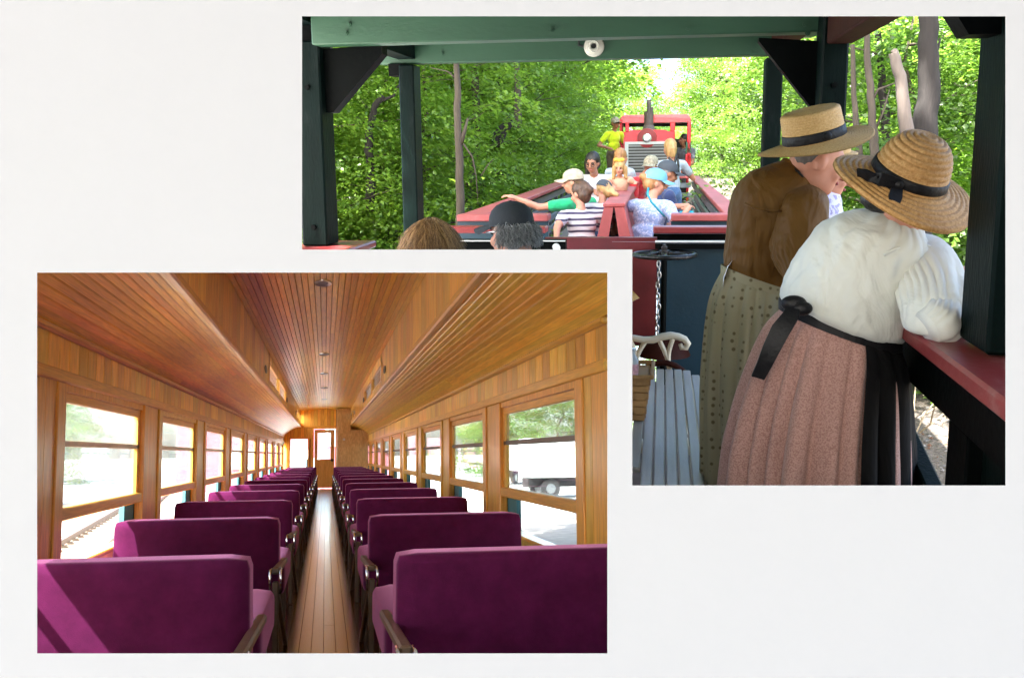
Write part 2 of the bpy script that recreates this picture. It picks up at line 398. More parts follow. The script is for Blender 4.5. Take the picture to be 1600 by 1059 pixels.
# side walls
WINDOWS = {-1: [5.78 + 3.30 * i for i in range(9)], 1: [5.52 + 3.38 * i for i in range(9)]}; LENGTH = {-1: 2.42, 1: 2.50}
for s in (-1, 1):
    y0 = 2.12 if s < 0 else 4.86; WIN = WINDOWS[s]; WLEN = LENGTH[s]; WINS = ([2.48] if s < 0 else []) + WIN
    X = lambda a, b: sorted((s * a, s * b))
    part(MB().box(*X(HW - 0.03, HW + 0.05), y0, END, MOUL0, MOUL1, ch=0.012), 'crown_moulding', M_TRIM)
    part(MB().box(*X(HW + 0.004, HW + 0.09), y0, END, MOUL0 + 0.01, MOUL1 + 0.07), 'eave_board', M_DARKGAP)
    head = part(MB().box(*X(HW - 0.022, HW + 0.05), y0, END, HEAD + 0.01, WTOP, ch=0.006), 'header_rail', M_TRIM)
    fr = part(MB().box(*X(HW + 0.03, HW + 0.06), y0, END, WTOP, MOUL0), 'frieze', M_DARKGAP)
    y = y0
    while y < END - 0.05:
        st = 0.22 if y < 13 else 0.55
        yb = min(y + st, END)
        part(MB().box(*X(HW, HW + 0.03), y + 0.004, yb - 0.004, WTOP + 0.001, MOUL0 - 0.001), 'plank', M_VERT, fr); y = yb
    # wall below the sill
    part(MB().box(*X(HW, HW + 0.05), y0, END, FLOOR, SILL - 0.03), 'dado_wall', M_VERT)
    part(MB().box(*X(HW - 0.03, HW + 0.07), y0, END, SILL - 0.03, SILL, ch=0.008), 'window_sill', M_TRIM)
    # boarded wall in front of the first window
    y = y0 if s > 0 else 5.08
    while y < WIN[0] - 0.2:
        yb = min(y + 0.33, WIN[0] - 0.17)
        part(MB().box(*X(HW, HW + 0.05), y + 0.003, yb - 0.003, SILL, HEAD + 0.01), 'plank', M_POST, fr); y = yb
    for i, a in enumerate(WINS):
        b = a + WLEN; nx = WINS[i + 1] if i < len(WINS) - 1 else END
        wdw = MB()
        wdw.box(*X(HW - 0.012, HW + 0.05), a - 0.17, a, SILL, HEAD + 0.01, ch=0.006).box(*X(HW - 0.012, HW + 0.05), b, b + 0.17, SILL, HEAD + 0.01, ch=0.006)
        wdw.box(*X(HW + 0.004, HW + 0.06), a, b, HEAD - 0.028, HEAD + 0.01)
        wd = part(wdw, 'window', M_POST)
        # post board between windows
        if nx - b > 0.4 and a > 3: part(MB().box(*X(HW + 0.004, HW + 0.05), b + 0.173, nx - 0.173, SILL, HEAD + 0.01), 'post_board', M_POST)
        xi, xo = HW + 0.022, HW + 0.05
        part(MB().box(*X(xi, xo), a, b, 0.30, HEAD - 0.03, ch=0.006), 'upper_sash_rail', M_TRIM, wd)
        part(MB().box(*X(xi, xo), a, b, 0.062, 0.098, ch=0.005), 'meeting_rail', paint('pale_sash_rail', (0.72, 0.62, 0.48), rough=0.5) if s < 0 else paint('brown_sash_rail', (0.14, 0.10, 0.085), rough=0.5), wd)  # left rails pale, right rails dark brown
        part(MB().box(*X(HW - 0.004, xo), a, b, -0.335, -0.262, ch=0.008), 'bottom_rail', M_TRIM, wd)
        for q in (a, b - 0.1): part(MB().box(*X(xi, xo), q, q + 0.1, -0.262, 0.30), 'stile', M_POST, wd)
        part(MB().box(*X(xi + 0.01, xi + 0.014), a + 0.09, b - 0.09, 0.09, 0.305), 'pane', M_GLASS, wd)
        part(MB().box(*X(xi + 0.018, xi + 0.022), a + 0.09, b - 0.09, -0.27, 0.07), 'pane', M_GLASS, wd)
        part(MB().box(*X(HW + 0.055, HW + 0.09), b - 0.36, b + 0.2, SILL - 0.05, -0.30), 'outer_post', M_TEAL, wd)
        part(MB().box(*X(HW + 0.052, HW + 0.058), a - 0.2, b + 0.2, HEAD, HEAD + 0.2), 'outer_board', M_TEAL, wd)

# floor boards
floor_p = part(MB().box(-HW - 0.05, HW + 0.05, 2.4, END + 0.1, FLOOR - 0.09, FLOOR - 0.03), 'floor', M_DARKGAP)
for i in range(12):
    x0 = -0.42 + i * 0.07; rnd = random.Random(900 + i); c1, c2 = 7 + rnd.random() * 6, 15 + rnd.random() * 8
    board_strip(floor_p, 'plank', M_FLOOR, lambda mb, a, b, x0=x0: mb.box(x0 + 0.0015, x0 + 0.0685, a, b, FLOOR - 0.03, FLOOR), [2.4, c1, c2, END])
for s in (-1, 1):
    part(MB().box(*sorted((s * 0.421, s * HW)), 2.4, END, FLOOR - 0.03, FLOOR - 0.001), 'floor_panel', M_FLOOR, floor_p)

# end wall
EW = END
def ez(py): return (711 - py) / 45.0
def ex(px): return (px - 508) / 45.0
endw = MB()
x_l, x_r = -HW - 0.02, ex(524)
wl, wr, wt, wb = ex(456), ex(482), ez(686), ez(729)      # end window
dl_, dr_, dt_ = ex(491), ex(523), ez(671)                 # door
endw.box(x_l, wl, EW, EW + 0.05, FLOOR, 0.95).box(wl, wr, EW, EW + 0.05, FLOOR, wb).box(wl, wr, EW, EW + 0.05, wt, 0.95).box(wr, dl_, EW, EW + 0.05, FLOOR, 0.95).box(dl_, HW, EW, EW + 0.05, dt_, 0.95).box(dr_, HW, EW, EW + 0.05, FLOOR, dt_)
endw.box(-HW, HW, EW, EW + 0.05, 0.95, 1.62)
ewp = part(endw, 'end_wall', M_DARKGAP)
xx = -HW
while xx < x_r - 0.01:
    xb = min(xx + 0.11, x_r)
    if xx > -0.84: part(MB().box(xx + 0.003, xb - 0.003, EW - 0.03, EW, 0.98, 1.55), 'plank', M_VERT, ewp)
    if xx < wl - 0.05 or (wr <= xx < dl_ - 0.05):
        part(MB().box(xx + 0.003, min(xb, wl if xx < wl else dl_) - 0.003, EW - 0.03, EW, FLOOR, 0.98), 'plank', M_VERT, ewp)
    else:
        lo = wt if xx < wr else dt_
        part(MB().box(xx + 0.003, xb - 0.003, EW - 0.03, EW, lo, 0.98), 'plank', M_VERT, ewp)
        if wl - 0.05 <= xx < wr: part(MB().box(xx + 0.003, xb - 0.003, EW - 0.03, EW, FLOOR, wb), 'plank', M_VERT, ewp)
    xx = xb
part(MB().box(-HW, x_r, EW - 0.06, EW - 0.031, 0.93, 1.0, ch=0.01), 'end_rail', M_TRIM)
ewin = part(MB().box(wl - 0.05, wl, EW - 0.06, EW + 0.02, wb - 0.05, wt + 0.05).box(wr, wr + 0.05, EW - 0.06, EW + 0.02, wb - 0.05, wt + 0.05).box(wl, wr, EW - 0.06, EW + 0.02, wt, wt + 0.05).box(wl, wr, EW - 0.06, EW + 0.02, wb - 0.05, wb), 'end_window', M_TRIM)
part(MB().box(wl, wr, EW + 0.0, EW + 0.005, wb, wt), 'pane', M_GLASS, ewin)
door = MB(); gl, gr, gt, gb = ex(496.5), ex(516), ez(677), ez(717)
door.box(dl_ + 0.02, gl, EW - 0.01, EW + 0.035, FLOOR + 0.02, dt_ - 0.02).box(gr, dr_ - 0.02, EW - 0.01, EW + 0.035, FLOOR + 0.02, dt_ - 0.02).box(gl, gr, EW - 0.01, EW + 0.035, gt, dt_ - 0.02).box(gl, gr, EW - 0.01, EW + 0.035, FLOOR + 0.02, FLOOR + 0.16).box(gl, gr, EW - 0.01, EW + 0.035, gb - 0.1, gb).box((gl + gr) / 2 - 0.03, (gl + gr) / 2 + 0.03, EW - 0.01, EW + 0.035, FLOOR + 0.16, gb - 0.1)
door.box(gl, gr, EW + 0.012, EW + 0.025, FLOOR + 0.16, gb - 0.1)
dr = part(door, 'door', wood('golden_door_wood', (0.50, 0.22, 0.045), (0.62, 0.31, 0.08), (20, 20, 1.6), rand=0.02))
part(MB().box(gl, gr, EW + 0.01, EW + 0.015, gb, gt), 'pane', M_GLASS, dr)
part(MB().cyl((gr + 0.06, EW - 0.05, ez(718.5)), (gr + 0.06, EW - 0.01, ez(718.5)), 0.05).cyl((gr + 0.06, EW - 0.08, ez(718.5)), (gr + 0.06, EW - 0.05, ez(718.5)), 0.03), 'door_handle', M_BLACKFIT, dr)
part(MB().box(dl_ - 0.07, dl_, EW - 0.05, EW + 0.03, FLOOR, dt_ + 0.06).box(dr_, dr_ + 0.06, EW - 0.05, EW + 0.03, FLOOR, dt_ + 0.06).box(dl_, dr_, EW - 0.05, EW + 0.03, dt_, dt_ + 0.06), 'door_frame', M_TRIM)
# closet partition right of the door
cl = part(MB().box(x_r + 0.02, HW, EW - 2.0, EW - 1.96, FLOOR, 0.80).box(x_r + 0.02, LIP[0] - 0.02, EW - 2.0, EW - 1.96, 0.80, CEIL - 0.01).box(x_r + 0.02, x_r + 0.05, EW - 1.96, EW - 0.03, FLOOR, CEIL), 'closet_partition', wood('plywood_panel', (0.50, 0.27, 0.10), (0.64, 0.38, 0.16), (7, 7, 2.2), rand=0.02, warp=3.0))
part(MB().box(x_r + 0.20, x_r + 0.27, EW - 2.04, EW - 2.0, ez(690), ez(687)), 'wall_latch', M_STEEL, cl)

# ---------------------------------------------------------------- seats
def velvet():
    m, nt, b = newmat('purple_velvet'); N, L = nt.nodes, nt.links
    setp(b, rough=0.85, sheen=1.0, sheenr=0.35, spec=0.12); b.inputs['Sheen Tint'].default_value = (0.80, 0.30, 0.52, 1)
    tc = N.new('ShaderNodeTexCoord'); n1 = N.new('ShaderNodeTexNoise'); n1.inputs['Scale'].default_value = 11; n1.inputs['Detail'].default_value = 10; n1.inputs['Roughness'].default_value = 0.65
    oi = N.new('ShaderNodeObjectInfo'); ad = N.new('ShaderNodeVectorMath'); L.new(tc.outputs['Object'], ad.inputs[0]); L.new(oi.outputs['Location'], ad.inputs[1])
    L.new(ad.outputs[0], n1.inputs['Vector'])
    cr = N.new('ShaderNodeValToRGB'); cr.color_ramp.elements[0].position = 0.28; cr.color_ramp.elements[0].color = (0.066, 0.004, 0.034, 1); cr.color_ramp.elements[1].position = 0.76; cr.color_ramp.elements[1].color = (0.112, 0.008, 0.060, 1)
    L.new(n1.outputs[0], cr.inputs[0]); L.new(cr.outputs[0], b.inputs['Base Color'])
    n2 = N.new('ShaderNodeTexNoise'); n2.inputs['Scale'].default_value = 260; L.new(tc.outputs['Object'], n2.inputs['Vector'])
    bp = N.new('ShaderNodeBump'); bp.inputs['Strength'].default_value = 0.35; bp.inputs['Distance'].default_value = 0.003; L.new(n2.outputs[0], bp.inputs['Height']); L.new(bp.outputs[0], b.inputs['Normal'])
    return m
M_VELVET = velvet()
M_BRONZE = paint('bronze_brown_metal', (0.085, 0.048, 0.026), rough=0.35, metal=0.4, var=0.25, scale=14)
M_ARM = paint('brown_arm_pad', (0.11, 0.062, 0.03), rough=0.4, var=0.25, scale=10, coat=0.3)
M_CHROME = paint('chrome', (0.75, 0.76, 0.78), rough=0.15, metal=1.0, var=0.02, bump=0)

def cushion_box(x0, x1, y0, y1, z0, z1, r, lean=0.0, taper=0.0, bulge=0.012):
    bm = bmesh.new(); bmesh.ops.create_cube(bm, size=1)
    bmesh.ops.subdivide_edges(bm, edges=bm.edges[:], cuts=11, use_grid_fill=True)
    cx, cy, cz = (x0 + x1) / 2, (y0 + y1) / 2, (z0 + z1) / 2; sx, sy, sz = (x1 - x0) / 2, (y1 - y0) / 2, (z1 - z0) / 2
    for v in bm.verts:
        p = Vector((v.co.x * 2 * sx, v.co.y * 2 * sy, v.co.z * 2 * sz))
        q = Vector((max(-sx + r, min(sx - r, p.x)), max(-sy + r, min(sy - r, p.y)), max(-sz + r, min(sz - r, p.z))))
        d = p - q
        if d.length > r: p = q + d.normalized() * r
        t = (p.z / sz + 1) / 2
        p.x *= 1 - taper * t
        p.y += math.copysign(bulge, p.y) * (1 - (p.x / sx) ** 2) * (1 - (p.z / sz) ** 2)
        p.y -= lean * (t - 0.0)
        v.co = p + Vector((cx, cy, cz))
    mb = MB(); mb.bm(bm); return mb

def make_seat(side):
    """side = -1: seat left of the aisle. Local origin: floor under the backrest, on the coach axis."""
    t = thing('coach_seat', 'x', 'train seat', W_COACH)
    s = side; zf = -FLOOR
    xi, xo = 0.262, 1.215
    b = cushion_box(*sorted((s * xi, s * xo)), -0.11, 0.11, zf - 0.86, zf - 0.362, 0.034, lean=0.10, taper=0.0)
    # the window-side edge leans in a little towards the top
    b.v = [(x - (s * 0.03 * max(0, (z - (zf - 0.86)) / 0.48) if abs(x) > 1.0 else 0), y, z) for x, y, z in b.v]
    b.build('backrest', M_VELVET, t, True)
    c = cushion_box(*sorted((s * 0.238, s * 1.25)), 0.10, 1.32, zf - 0.86, zf - 0.645, 0.05, bulge=0.0)
    c.build('cushion', M_VELVET, t, True)
    # arm by the aisle, with its chrome hinge and legs
    xa = s * 0.252
    ar = MB().beam((xa, 0.40, zf - 0.665), (xa, -0.78, zf - 0.605), 0.042, 0.036, ch=0.008).build('armrest', M_ARM, t)
    for q in (-1, 1):
        MB().tube([(xa + q * 0.026, -0.72, zf - 0.60), (xa + q * 0.027, -0.80, zf - 0.602), (xa + q * 0.028, -0.825, zf - 0.63), (xa + q * 0.026, -0.80, zf - 0.72)], 0.0065, 8).build('hinge', M_CHROME, ar, True)
    MB().beam((xa, -0.78, zf - 0.66), (xa - s * 0.004, -0.80, 0.0), 0.034, 0.05, up=(0, 1, 0), ch=0.006).build('leg', M_BRONZE, t)
    MB().beam((xa, -0.76, zf - 0.68), (xa - s * 0.03, -0.05, 0.0), 0.026, 0.05, up=(0, 1, 0), ch=0.006).build('leg', M_BRONZE, t)
    MB().beam((xa + s * 0.03, 0.9, zf - 0.86), (xa + s * 0.03, 0.9, 0.0), 0.05, 0.06, up=(0, 1, 0)).build('leg', M_BRONZE, t)
    MB().beam((s * 1.2, 0.9, zf - 0.86), (s * 1.2, 0.9, 0.0), 0.05, 0.06, up=(0, 1, 0)).build('leg', M_BRONZE, t)
    MB().box(*sorted((s * 0.30, s * 1.22)), 0.2, 1.2, zf - 0.90, zf - 0.862).build('seat_frame', M_BRONZE, t)
    return t
ORD = ['nearest', 'second', 'third', 'fourth', 'fifth', 'sixth', 'seventh', 'eighth', 'ninth', 'tenth', 'eleventh', 'twelfth', 'rearmost']
for s in (-1, 1):
    proto = make_seat(s); sd = 'left' if s < 0 else 'right'
    for i in range(13):
        lab = f'purple velvet coach seat {sd} of the aisle, {ORD[i]} row' + (' from the camera' if i else ' with bronze armrest')
        loc = (0, 4.04 + 2.4 * i, FLOOR)
        if i == 0:
            proto.matrix_world = W_COACH @ Matrix.Translation(loc); tag(proto, lab, None, 'purple velvet seats along the aisle')
        else: dup(proto, W_COACH, loc, label=lab, group='purple velvet seats along the aisle')

M_BOUNCE = paint('white_bounce_paint', (0.75, 0.75, 0.75), rough=0.9, var=0.02, bump=0)  # white of the added roof and boards, chosen to bounce light
# ---------------------------------------------------------------- partitions added behind the wall to close the coach in and block stray light
def wedge(name, pix_a, pix_b, d0, d1, th):
    """a slab from the wall gap back to the coach shell, its edge seen end-on behind the strip between the openings"""
    mb = MB(); vs_ = []
    for d, t in ((d0, 1), (d1, 1)):
        for p in (pix_a, pix_b):
            for q in (-th, th):
                off = (q, 0) if pix_a[0] == pix_b[0] else (0, q)
                vs_.append(((p[0] + off[0] - CX) / F * d, (CY - p[1] - off[1]) / F * d, -d))
    mb.add(vs_, [(0, 1, 3, 2), (4, 6, 7, 5), (0, 4, 5, 1), (2, 3, 7, 6), (0, 2, 6, 4), (1, 5, 7, 3)])
    o = mb.build(name, M_BOUNCE); o.matrix_world = W_CAM
    return tag(o, 'plain white board added behind the wall to block and bounce light', kind='structure')
wedge('partition', (20, 408), (968, 408), 1.73, 8.6, 5)
hv = [(x, y, 0.1894 * y + q) for y in (2.13, 4.7) for x in (-1.425, -0.55) for q in (-0.012, 0.0)]  # sloping slab added to keep stray sun off the first seat row
ho = MB().add(hv, [(0, 1, 3, 2), (4, 6, 7, 5), (0, 4, 5, 1), (2, 3, 7, 6), (0, 2, 6, 4), (1, 5, 7, 3)]).build('sun_block_hood', M_BOUNCE); ho.matrix_world = W_COACH.copy()
tag(ho, 'plain sloping hood added between the white wall and the coach roof to block sun', kind='structure')
wedge('partition_upright', (968, 403), (968, 1100), 1.73, 4.75, 5)

# unseen roof added over the camera to shade the wall and its openings
sh_ = MB().box(-6.5, 3.2, -5.5, 1.45, EYE.z + 1.55, EYE.z + 1.62).build('added_shade_roof', M_BOUNCE)
tag(sh_, 'unseen white roof added over the camera to shade the wall', kind='structure')

# ---------------------------------------------------------------- coach yard outside the windows
M_YARD = paint('pale_yard_gravel', (0.36, 0.35, 0.33), rough=1.0, var=0.25, scale=3.0, bump=0.4, bscale=30)
g = MB().add([(-900, -300, 0), (900, -300, 0), (900, 1500, 0), (-900, 1500, 0)], [(0, 1, 2, 3)]).build('ground', M_YARD)
tag(g, 'pale gravel ground of the railway yard', kind='structure')
M_RAIL = paint('rusty_rail_steel', (0.09, 0.065, 0.05), rough=0.5, metal=0.3)
M_TIE = paint('weathered_sleeper', (0.20, 0.16, 0.13), rough=0.9)
tr = thing('railway_track', 'steel rails on sleepers in the pale gravel outside the left windows', 'railway track', Matrix.Identity(4), (0, 0, 0))
d = Vector((-2.0, 18.8, 0)).normalized(); n = Vector((d.y, -d.x, 0))
a0 = Vector((-4.2, 7.0, 0))
for off in (0.0, 1.15):
    p = a0 + n * off
    MB().beam(p + Vector((0, 0, 0.15)), p + d * 70 + Vector((0, 0, 0.15)), 0.07, 0.14).build('rail', M_RAIL, tr)
for i in range(60):
    c = a0 + n * 0.575 + d * (0.4 + i * 1.1)
    MB().beam(c - n * 1.05 + Vector((0, 0, 0.02)), c + n * 1.05 + Vector((0, 0, 0.02)), 0.24, 0.12).build('sleeper', M_TIE, tr)

M_RED = paint('yard_red', (0.30, 0.03, 0.035), rough=0.5)
M_GRN = paint('yard_green', (0.015, 0.13, 0.10), rough=0.5)
M_BLU = paint('yard_slate', (0.05, 0.09, 0.13), rough=0.6)
M_WHT = paint('white_paint', (0.8, 0.8, 0.78), rough=0.5, var=0.05)
M_TYRE = paint('black_rubber', (0.02, 0.02, 0.02), rough=0.8)
def wheelset(t, xs, r, y0, y1, name='wheel', mat=None):
    for x in xs:
        for y in (y0, y1):
            w_ = MB().cyl((x, y - 0.06, r), (x, y + 0.06, r), r, 20).build(name, mat or M_TYRE, t, 40)
            MB().cyl((x, y - 0.075, r), (x, y + 0.075, r), r * 0.5, 14).build('hub', M_STEEL, w_, 40)
# engine and covered wagon seen through the nearest left window
t = thing('yard_locomotive', 'small red and green locomotive beyond the first left window', 'locomotive', Matrix.Identity(4), (-16.2, 47, 0), R(97))
MB().box(-2.0, 2.4, -0.8, 0.8, 0.55, 1.0, ch=0.05).build('frame', M_GRN, t)
MB().box(0.1, 2.3, -0.55, 0.55, 1.0, 1.95, ch=0.12).build('hood', M_RED, t)
MB().box(-1.9, 0.0, -0.75, 0.75, 1.0, 1.7).box(-1.9, -1.75, -0.75, 0.75, 1.7, 2.5).box(-0.15, 0, -0.75, 0.75, 1.7, 2.5).build('cab', M_GRN, t)
MB().box(-2.05, 0.15, -0.9, 0.9, 2.5, 2.62, ch=0.04).build('roof', M_RED, t)
MB().cyl((1.5, 0, 1.95), (1.5, 0, 2.6), 0.1).build('stack', M_BLACKFIT, t, 40)
wheelset(t, (-1.3, 0, 1.4), 0.42, -0.6, 0.6, mat=M_BLACKFIT)
t = thing('covered_wagon', 'open-sided wagon with a flat dark roof beyond the left windows', 'wagon', Matrix.Identity(4), (-13.6, 50, 0), R(93))
MB().box(-3.2, 3.2, -0.9, 0.9, 0.7, 1.0).build('chassis', M_BLU, t)
MB().box(-3.4, 3.4, -1.05, 1.05, 2.75, 2.95, ch=0.04).build('roof', M_BLU, t)
for i in range(7):
    x = -3.1 + i * 1.033
    for y in (-0.85, 0.85): MB().box(x - 0.06, x + 0.06, y - 0.06, y + 0.06, 1.0, 2.75).build('post', M_BLU, t)
for z in (1.2, 1.45, 1.7): MB().box(-3.1, 3.1, -0.93, -0.89, z, z + 0.14).build('side_board', M_GRN, t)
wheelset(t, (-2.2, 2.2), 0.38, -0.6, 0.6, mat=M_BLACKFIT)
def truck(loc, rz, lab, sc=1.0):
    t = thing('parked_truck', lab, 'truck', Matrix.Identity(4), loc, rz)
    MB().box(-3.0, 1.3, -1.05, 1.05, 1.0, 2.9, ch=0.05).build('cargo_box', M_WHT, t)
    MB().prism([(1.4, 0.65), (3.1, 0.65), (3.15, 1.35), (2.75, 1.5), (2.35, 2.25), (1.4, 2.3)], -0.95, 0.95).build('cab', M_WHT, t)
    MB().prism([(1.75, 1.5), (2.62, 1.5), (2.3, 2.12), (1.75, 2.15)], -0.97, 0.97).build('side_window', M_BLU, t)
    MB().box(-3.0, 3.0, -0.45, 0.45, 0.55, 0.98).build('chassis', M_BLACKFIT, t)
    MB().box(3.1, 3.25, -0.95, 0.95, 0.5, 0.75, ch=0.03).build('bumper', M_STEEL, t)
    wheelset(t, (-2.0, 2.3), 0.48, -0.85, 0.85)
    return t
truck((12.6, 50, 0), R(8), 'white box truck parked beyond the nearest right window')
truck((13.5, 74, 0), R(60), 'white truck parked beyond the second right window')
# red barn at the end of the yard
barn = thing('barn', 'dusty red barn with white window trim beyond the coach end door', 'barn', Matrix.Identity(4), (-2.5, 66, 0))
M_BARN = paint('barn_red_siding', (0.30, 0.075, 0.10), rough=0.8, var=0.2, scale=2, stretch=(1, 1, 12))
MB().prism([(-6.5, 0), (6.5, 0), (6.5, 2.2), (2.6, 4.3), (-6.5, 5.6)], 0, 8).build('wall', M_BARN, barn)
MB().prism([(2.45, 4.45), (6.8, 2.15), (6.8, 2.3), (2.5, 4.65), (-6.7, 5.95), (-6.7, 5.75)], -0.3, 8.3).build('roof', paint('slate_roof', (0.16, 0.15, 0.17), rough=0.7), barn)
for (x, z, w_, h) in ((1.75, 1.35, 1.5, 1.2), (3.9, 2.75, 1.0, 1.5), (2.65, 0.6, 0.9, 1.4), (-1.6, 1.4, 1.4, 1.2)):
    x -= 0.9
    wd = MB().box(x - w_ / 2, x + w_ / 2, -0.08, 0.02, z, z + h).build('window', M_WHT, barn)
    MB().box(x - w_ * 0.32, x + w_ * 0.32, -0.1, -0.07, z + 0.18, z + h - 0.18).build('pane', paint('pale_pane', (0.35, 0.45, 0.5), rough=0.2), wd)

# ================================================================ the forest line (woods frame: x right, y ahead, z up from the eye)
def at(px, py, d):
    r = A_WOODS.transposed() @ Vector((px - CX, CY - py, -F))
    return r * (d / r.y)
DECK = -1.65
M_GREEN = paint('mint_green_beam_paint', (0.023, 0.076, 0.040), rough=0.5, var=0.12, scale=4, bump=0.12, bscale=60, dirt=(0.018, 0.06, 0.032), dirt_amt=0.5, dscale=9, stretch=(0.4, 1, 1))
M_DKGREEN = paint('dark_green_post_paint', (0.0010, 0.0055, 0.0048), rough=0.55, spec=0.07, var=0.3, scale=6, bump=0.25, bscale=50, dirt=(0.018, 0.022, 0.023), dirt_amt=0.3, dscale=7, stretch=(2, 2, 0.5))
M_BLKGREEN = paint('black_green_paint', (0.0010, 0.0018, 0.0018), rough=0.55, spec=0.06, var=0.3)
M_REDCAP = paint('worn_red_rail_paint', (0.23, 0.03, 0.032), rough=0.35, var=0.15, scale=5, bump=0.1, bscale=40, dirt=(0.42, 0.28, 0.26), dirt_amt=0.45, dscale=6, stretch=(1, 0.6, 1))
M_REDSEAT = paint('faded_red_boards', (0.35, 0.07, 0.072), rough=0.55, var=0.15, rand=0.12, scale=5, dirt=(0.44, 0.22, 0.21), dirt_amt=0.4, dscale=5, stretch=(1, 0.5, 1))
M_DKRED = paint('dark_red_panel', (0.13, 0.012, 0.016), rough=0.4, var=0.2)
M_NAVY = paint('navy_steel_panel', (0.010, 0.035, 0.055), rough=0.35, var=0.2, scale=3)
M_SLATE = paint('slate_slats', (0.16, 0.20, 0.23), rough=0.5, var=0.15, rand=0.2, dirt=(0.3, 0.32, 0.33), dirt_amt=0.3)
M_BROWNB = paint('red_brown_beam', (0.030, 0.007, 0.004), rough=0.6, spec=0.1, var=0.2)
M_DECK = paint('deck_boards', (0.16, 0.14, 0.13), rough=0.8, var=0.25)

car = thing('observation_car', 'roofed dark green railway car with open sides and red rails', 'railway car', W_WOODS, (0, 4.8, DECK))
OFF = Vector((0, -4.8, -DECK))
def cp(mb, name, mat, parent=None, smooth=False):
    mb.v = [tuple(Vector(v) + OFF) for v in mb.v]
    return mb.build(name, mat, parent or car, smooth)
# posts
def post(x0, x1, y0, y1, z0, z1, mat=M_DKGREEN): return cp(MB().box(x0, x1, y0, y1, z0, z1, ch=0.008), 'post', mat)
post(-1.785, -1.655, 4.95, 5.14, -0.475, 0.52)
post(-1.785, -1.68, 7.0, 7.2, -0.79, 0.56)
post(0.675, 0.785, 4.70, 4.90, -1.64, 0.60)
post(0.665, 0.775, 7.1, 7.28, -1.64, 0.56)
post(0.738, 0.89, 2.42, 2.64, -0.478, 0.62)
cp(MB().box(-2.0, -1.665, 5.02, 5.12, 0.525, 0.715), 'corner_fill', M_BLKGREEN)  # dark block added to fill the dark top left corner
# transverse beams, roof
cp(MB().box(-1.66, 0.69, 4.86, 5.0, 0.49, 0.655, ch=0.006), 'roof_beam', M_GREEN)
cp(MB().box(-1.95, 0.70, 7.05, 7.18, 0.572, 0.715, ch=0.006), 'roof_beam', M_GREEN)
cp(MB().add([(x, y, z) for z in (0.72, 0.76) for x, y in ((-2.0, 1.74), (1.02, 2.07), (1.02, 7.5), (-2.0, 7.5))], [(0, 1, 2, 3), (4, 7, 6, 5), (0, 4, 5, 1), (1, 5, 6, 2), (2, 6, 7, 3), (3, 7, 4, 0)]), 'roof', M_GREEN)
cp(MB().box(-1.80, -1.68, 2.1, 7.4, 0.60, 0.715), 'top_plate', M_DKGREEN)
cp(MB().box(0.69, 0.80, 2.1, 4.69, 0.42, 0.56, ch=0.006), 'top_plate', M_BROWNB)
cp(MB().box(0.69, 0.79, 5.0, 7.4, 0.60, 0.715), 'top_plate', M_BROWNB)
# gusset braces
def gusset(poly, y0, y1): cp(MB().prism(poly, y0, y1), 'brace', M_BLKGREEN)
gusset([(-1.655, 0.485), (-1.36, 0.50), (-1.36, 0.455), (-1.62, 0.18), (-1.655, 0.18)], 5.02, 5.12)
gusset([(0.68, 0.45), (0.42, 0.47), (0.42, 0.455), (0.66, 0.16), (0.68, 0.16)], 4.86, 4.93)
gusset([(0.738, 0.40), (0.56, 0.40), (0.67, 0.235), (0.738, 0.235)], 2.48, 2.58)
cp(MB().box(-1.86, -1.76, 7.02, 7.16, 0.49, 0.57), 'bracket', M_BLKGREEN)
# bolts through the beams and posts
for (px, py, d_) in ((540, 52, 4.85), (545, 38, 4.85), (1262, 52, 4.85), (1258, 38, 4.85), (690, 84, 7.04), (1180, 82, 7.04), (860, 46, 4.85), (1075, 44, 4.85)):
    b_ = at(px, py, d_); cp(MB().cyl(b_, b_ + Vector((0, -0.009, 0)), 0.007, 6).cyl(b_ + Vector((0, 0.004, 0)), b_ + Vector((0, -0.003, 0)), 0.012, 14), 'bolt', M_GREEN, None, 40)
for (x, y, z) in ((-1.72, 4.945, 0.30), (-1.72, 4.945, -0.38), (0.73, 4.695, 0.25), (0.80, 2.415, -0.38), (0.80, 2.415, 0.1)):
    cp(MB().cyl((x, y + .004, z), (x, y - 0.012, z), 0.013, 6), 'bolt', M_BLKGREEN, None, 40)
# porcelain lamp holder on the far beam
lp = at(928, 73, 7.03)
Mx = Matrix.Translation(lp) @ Matrix.Rotation(R(90), 4, 'X')
lh = cp(MB().lathe([(0, 0.03), (0.02, 0.03), (0.022, 0.045), (0.035, 0.045), (0.04, 0.02), (0.062, 0.014), (0.068, 0.0), (0.068, -0.01)], 28, Mx), 'lamp_holder', paint('cream_porcelain', (0.62, 0.60, 0.52), rough=0.25, var=0.05), smooth=35)
cp(MB().lathe([(0, 0.034), (0.017, 0.034), (0.017, 0.02)], 16, Mx), 'socket', M_BLACKFIT, lh)
cp(MB().tube([lp + Vector((-0.07, 0, 0)), lp + Vector((-0.1, 0, 0.01)), lp + Vector((-0.1, 0, 0.06))], 0.008, 8), 'cable', M_BLACKFIT, lh)
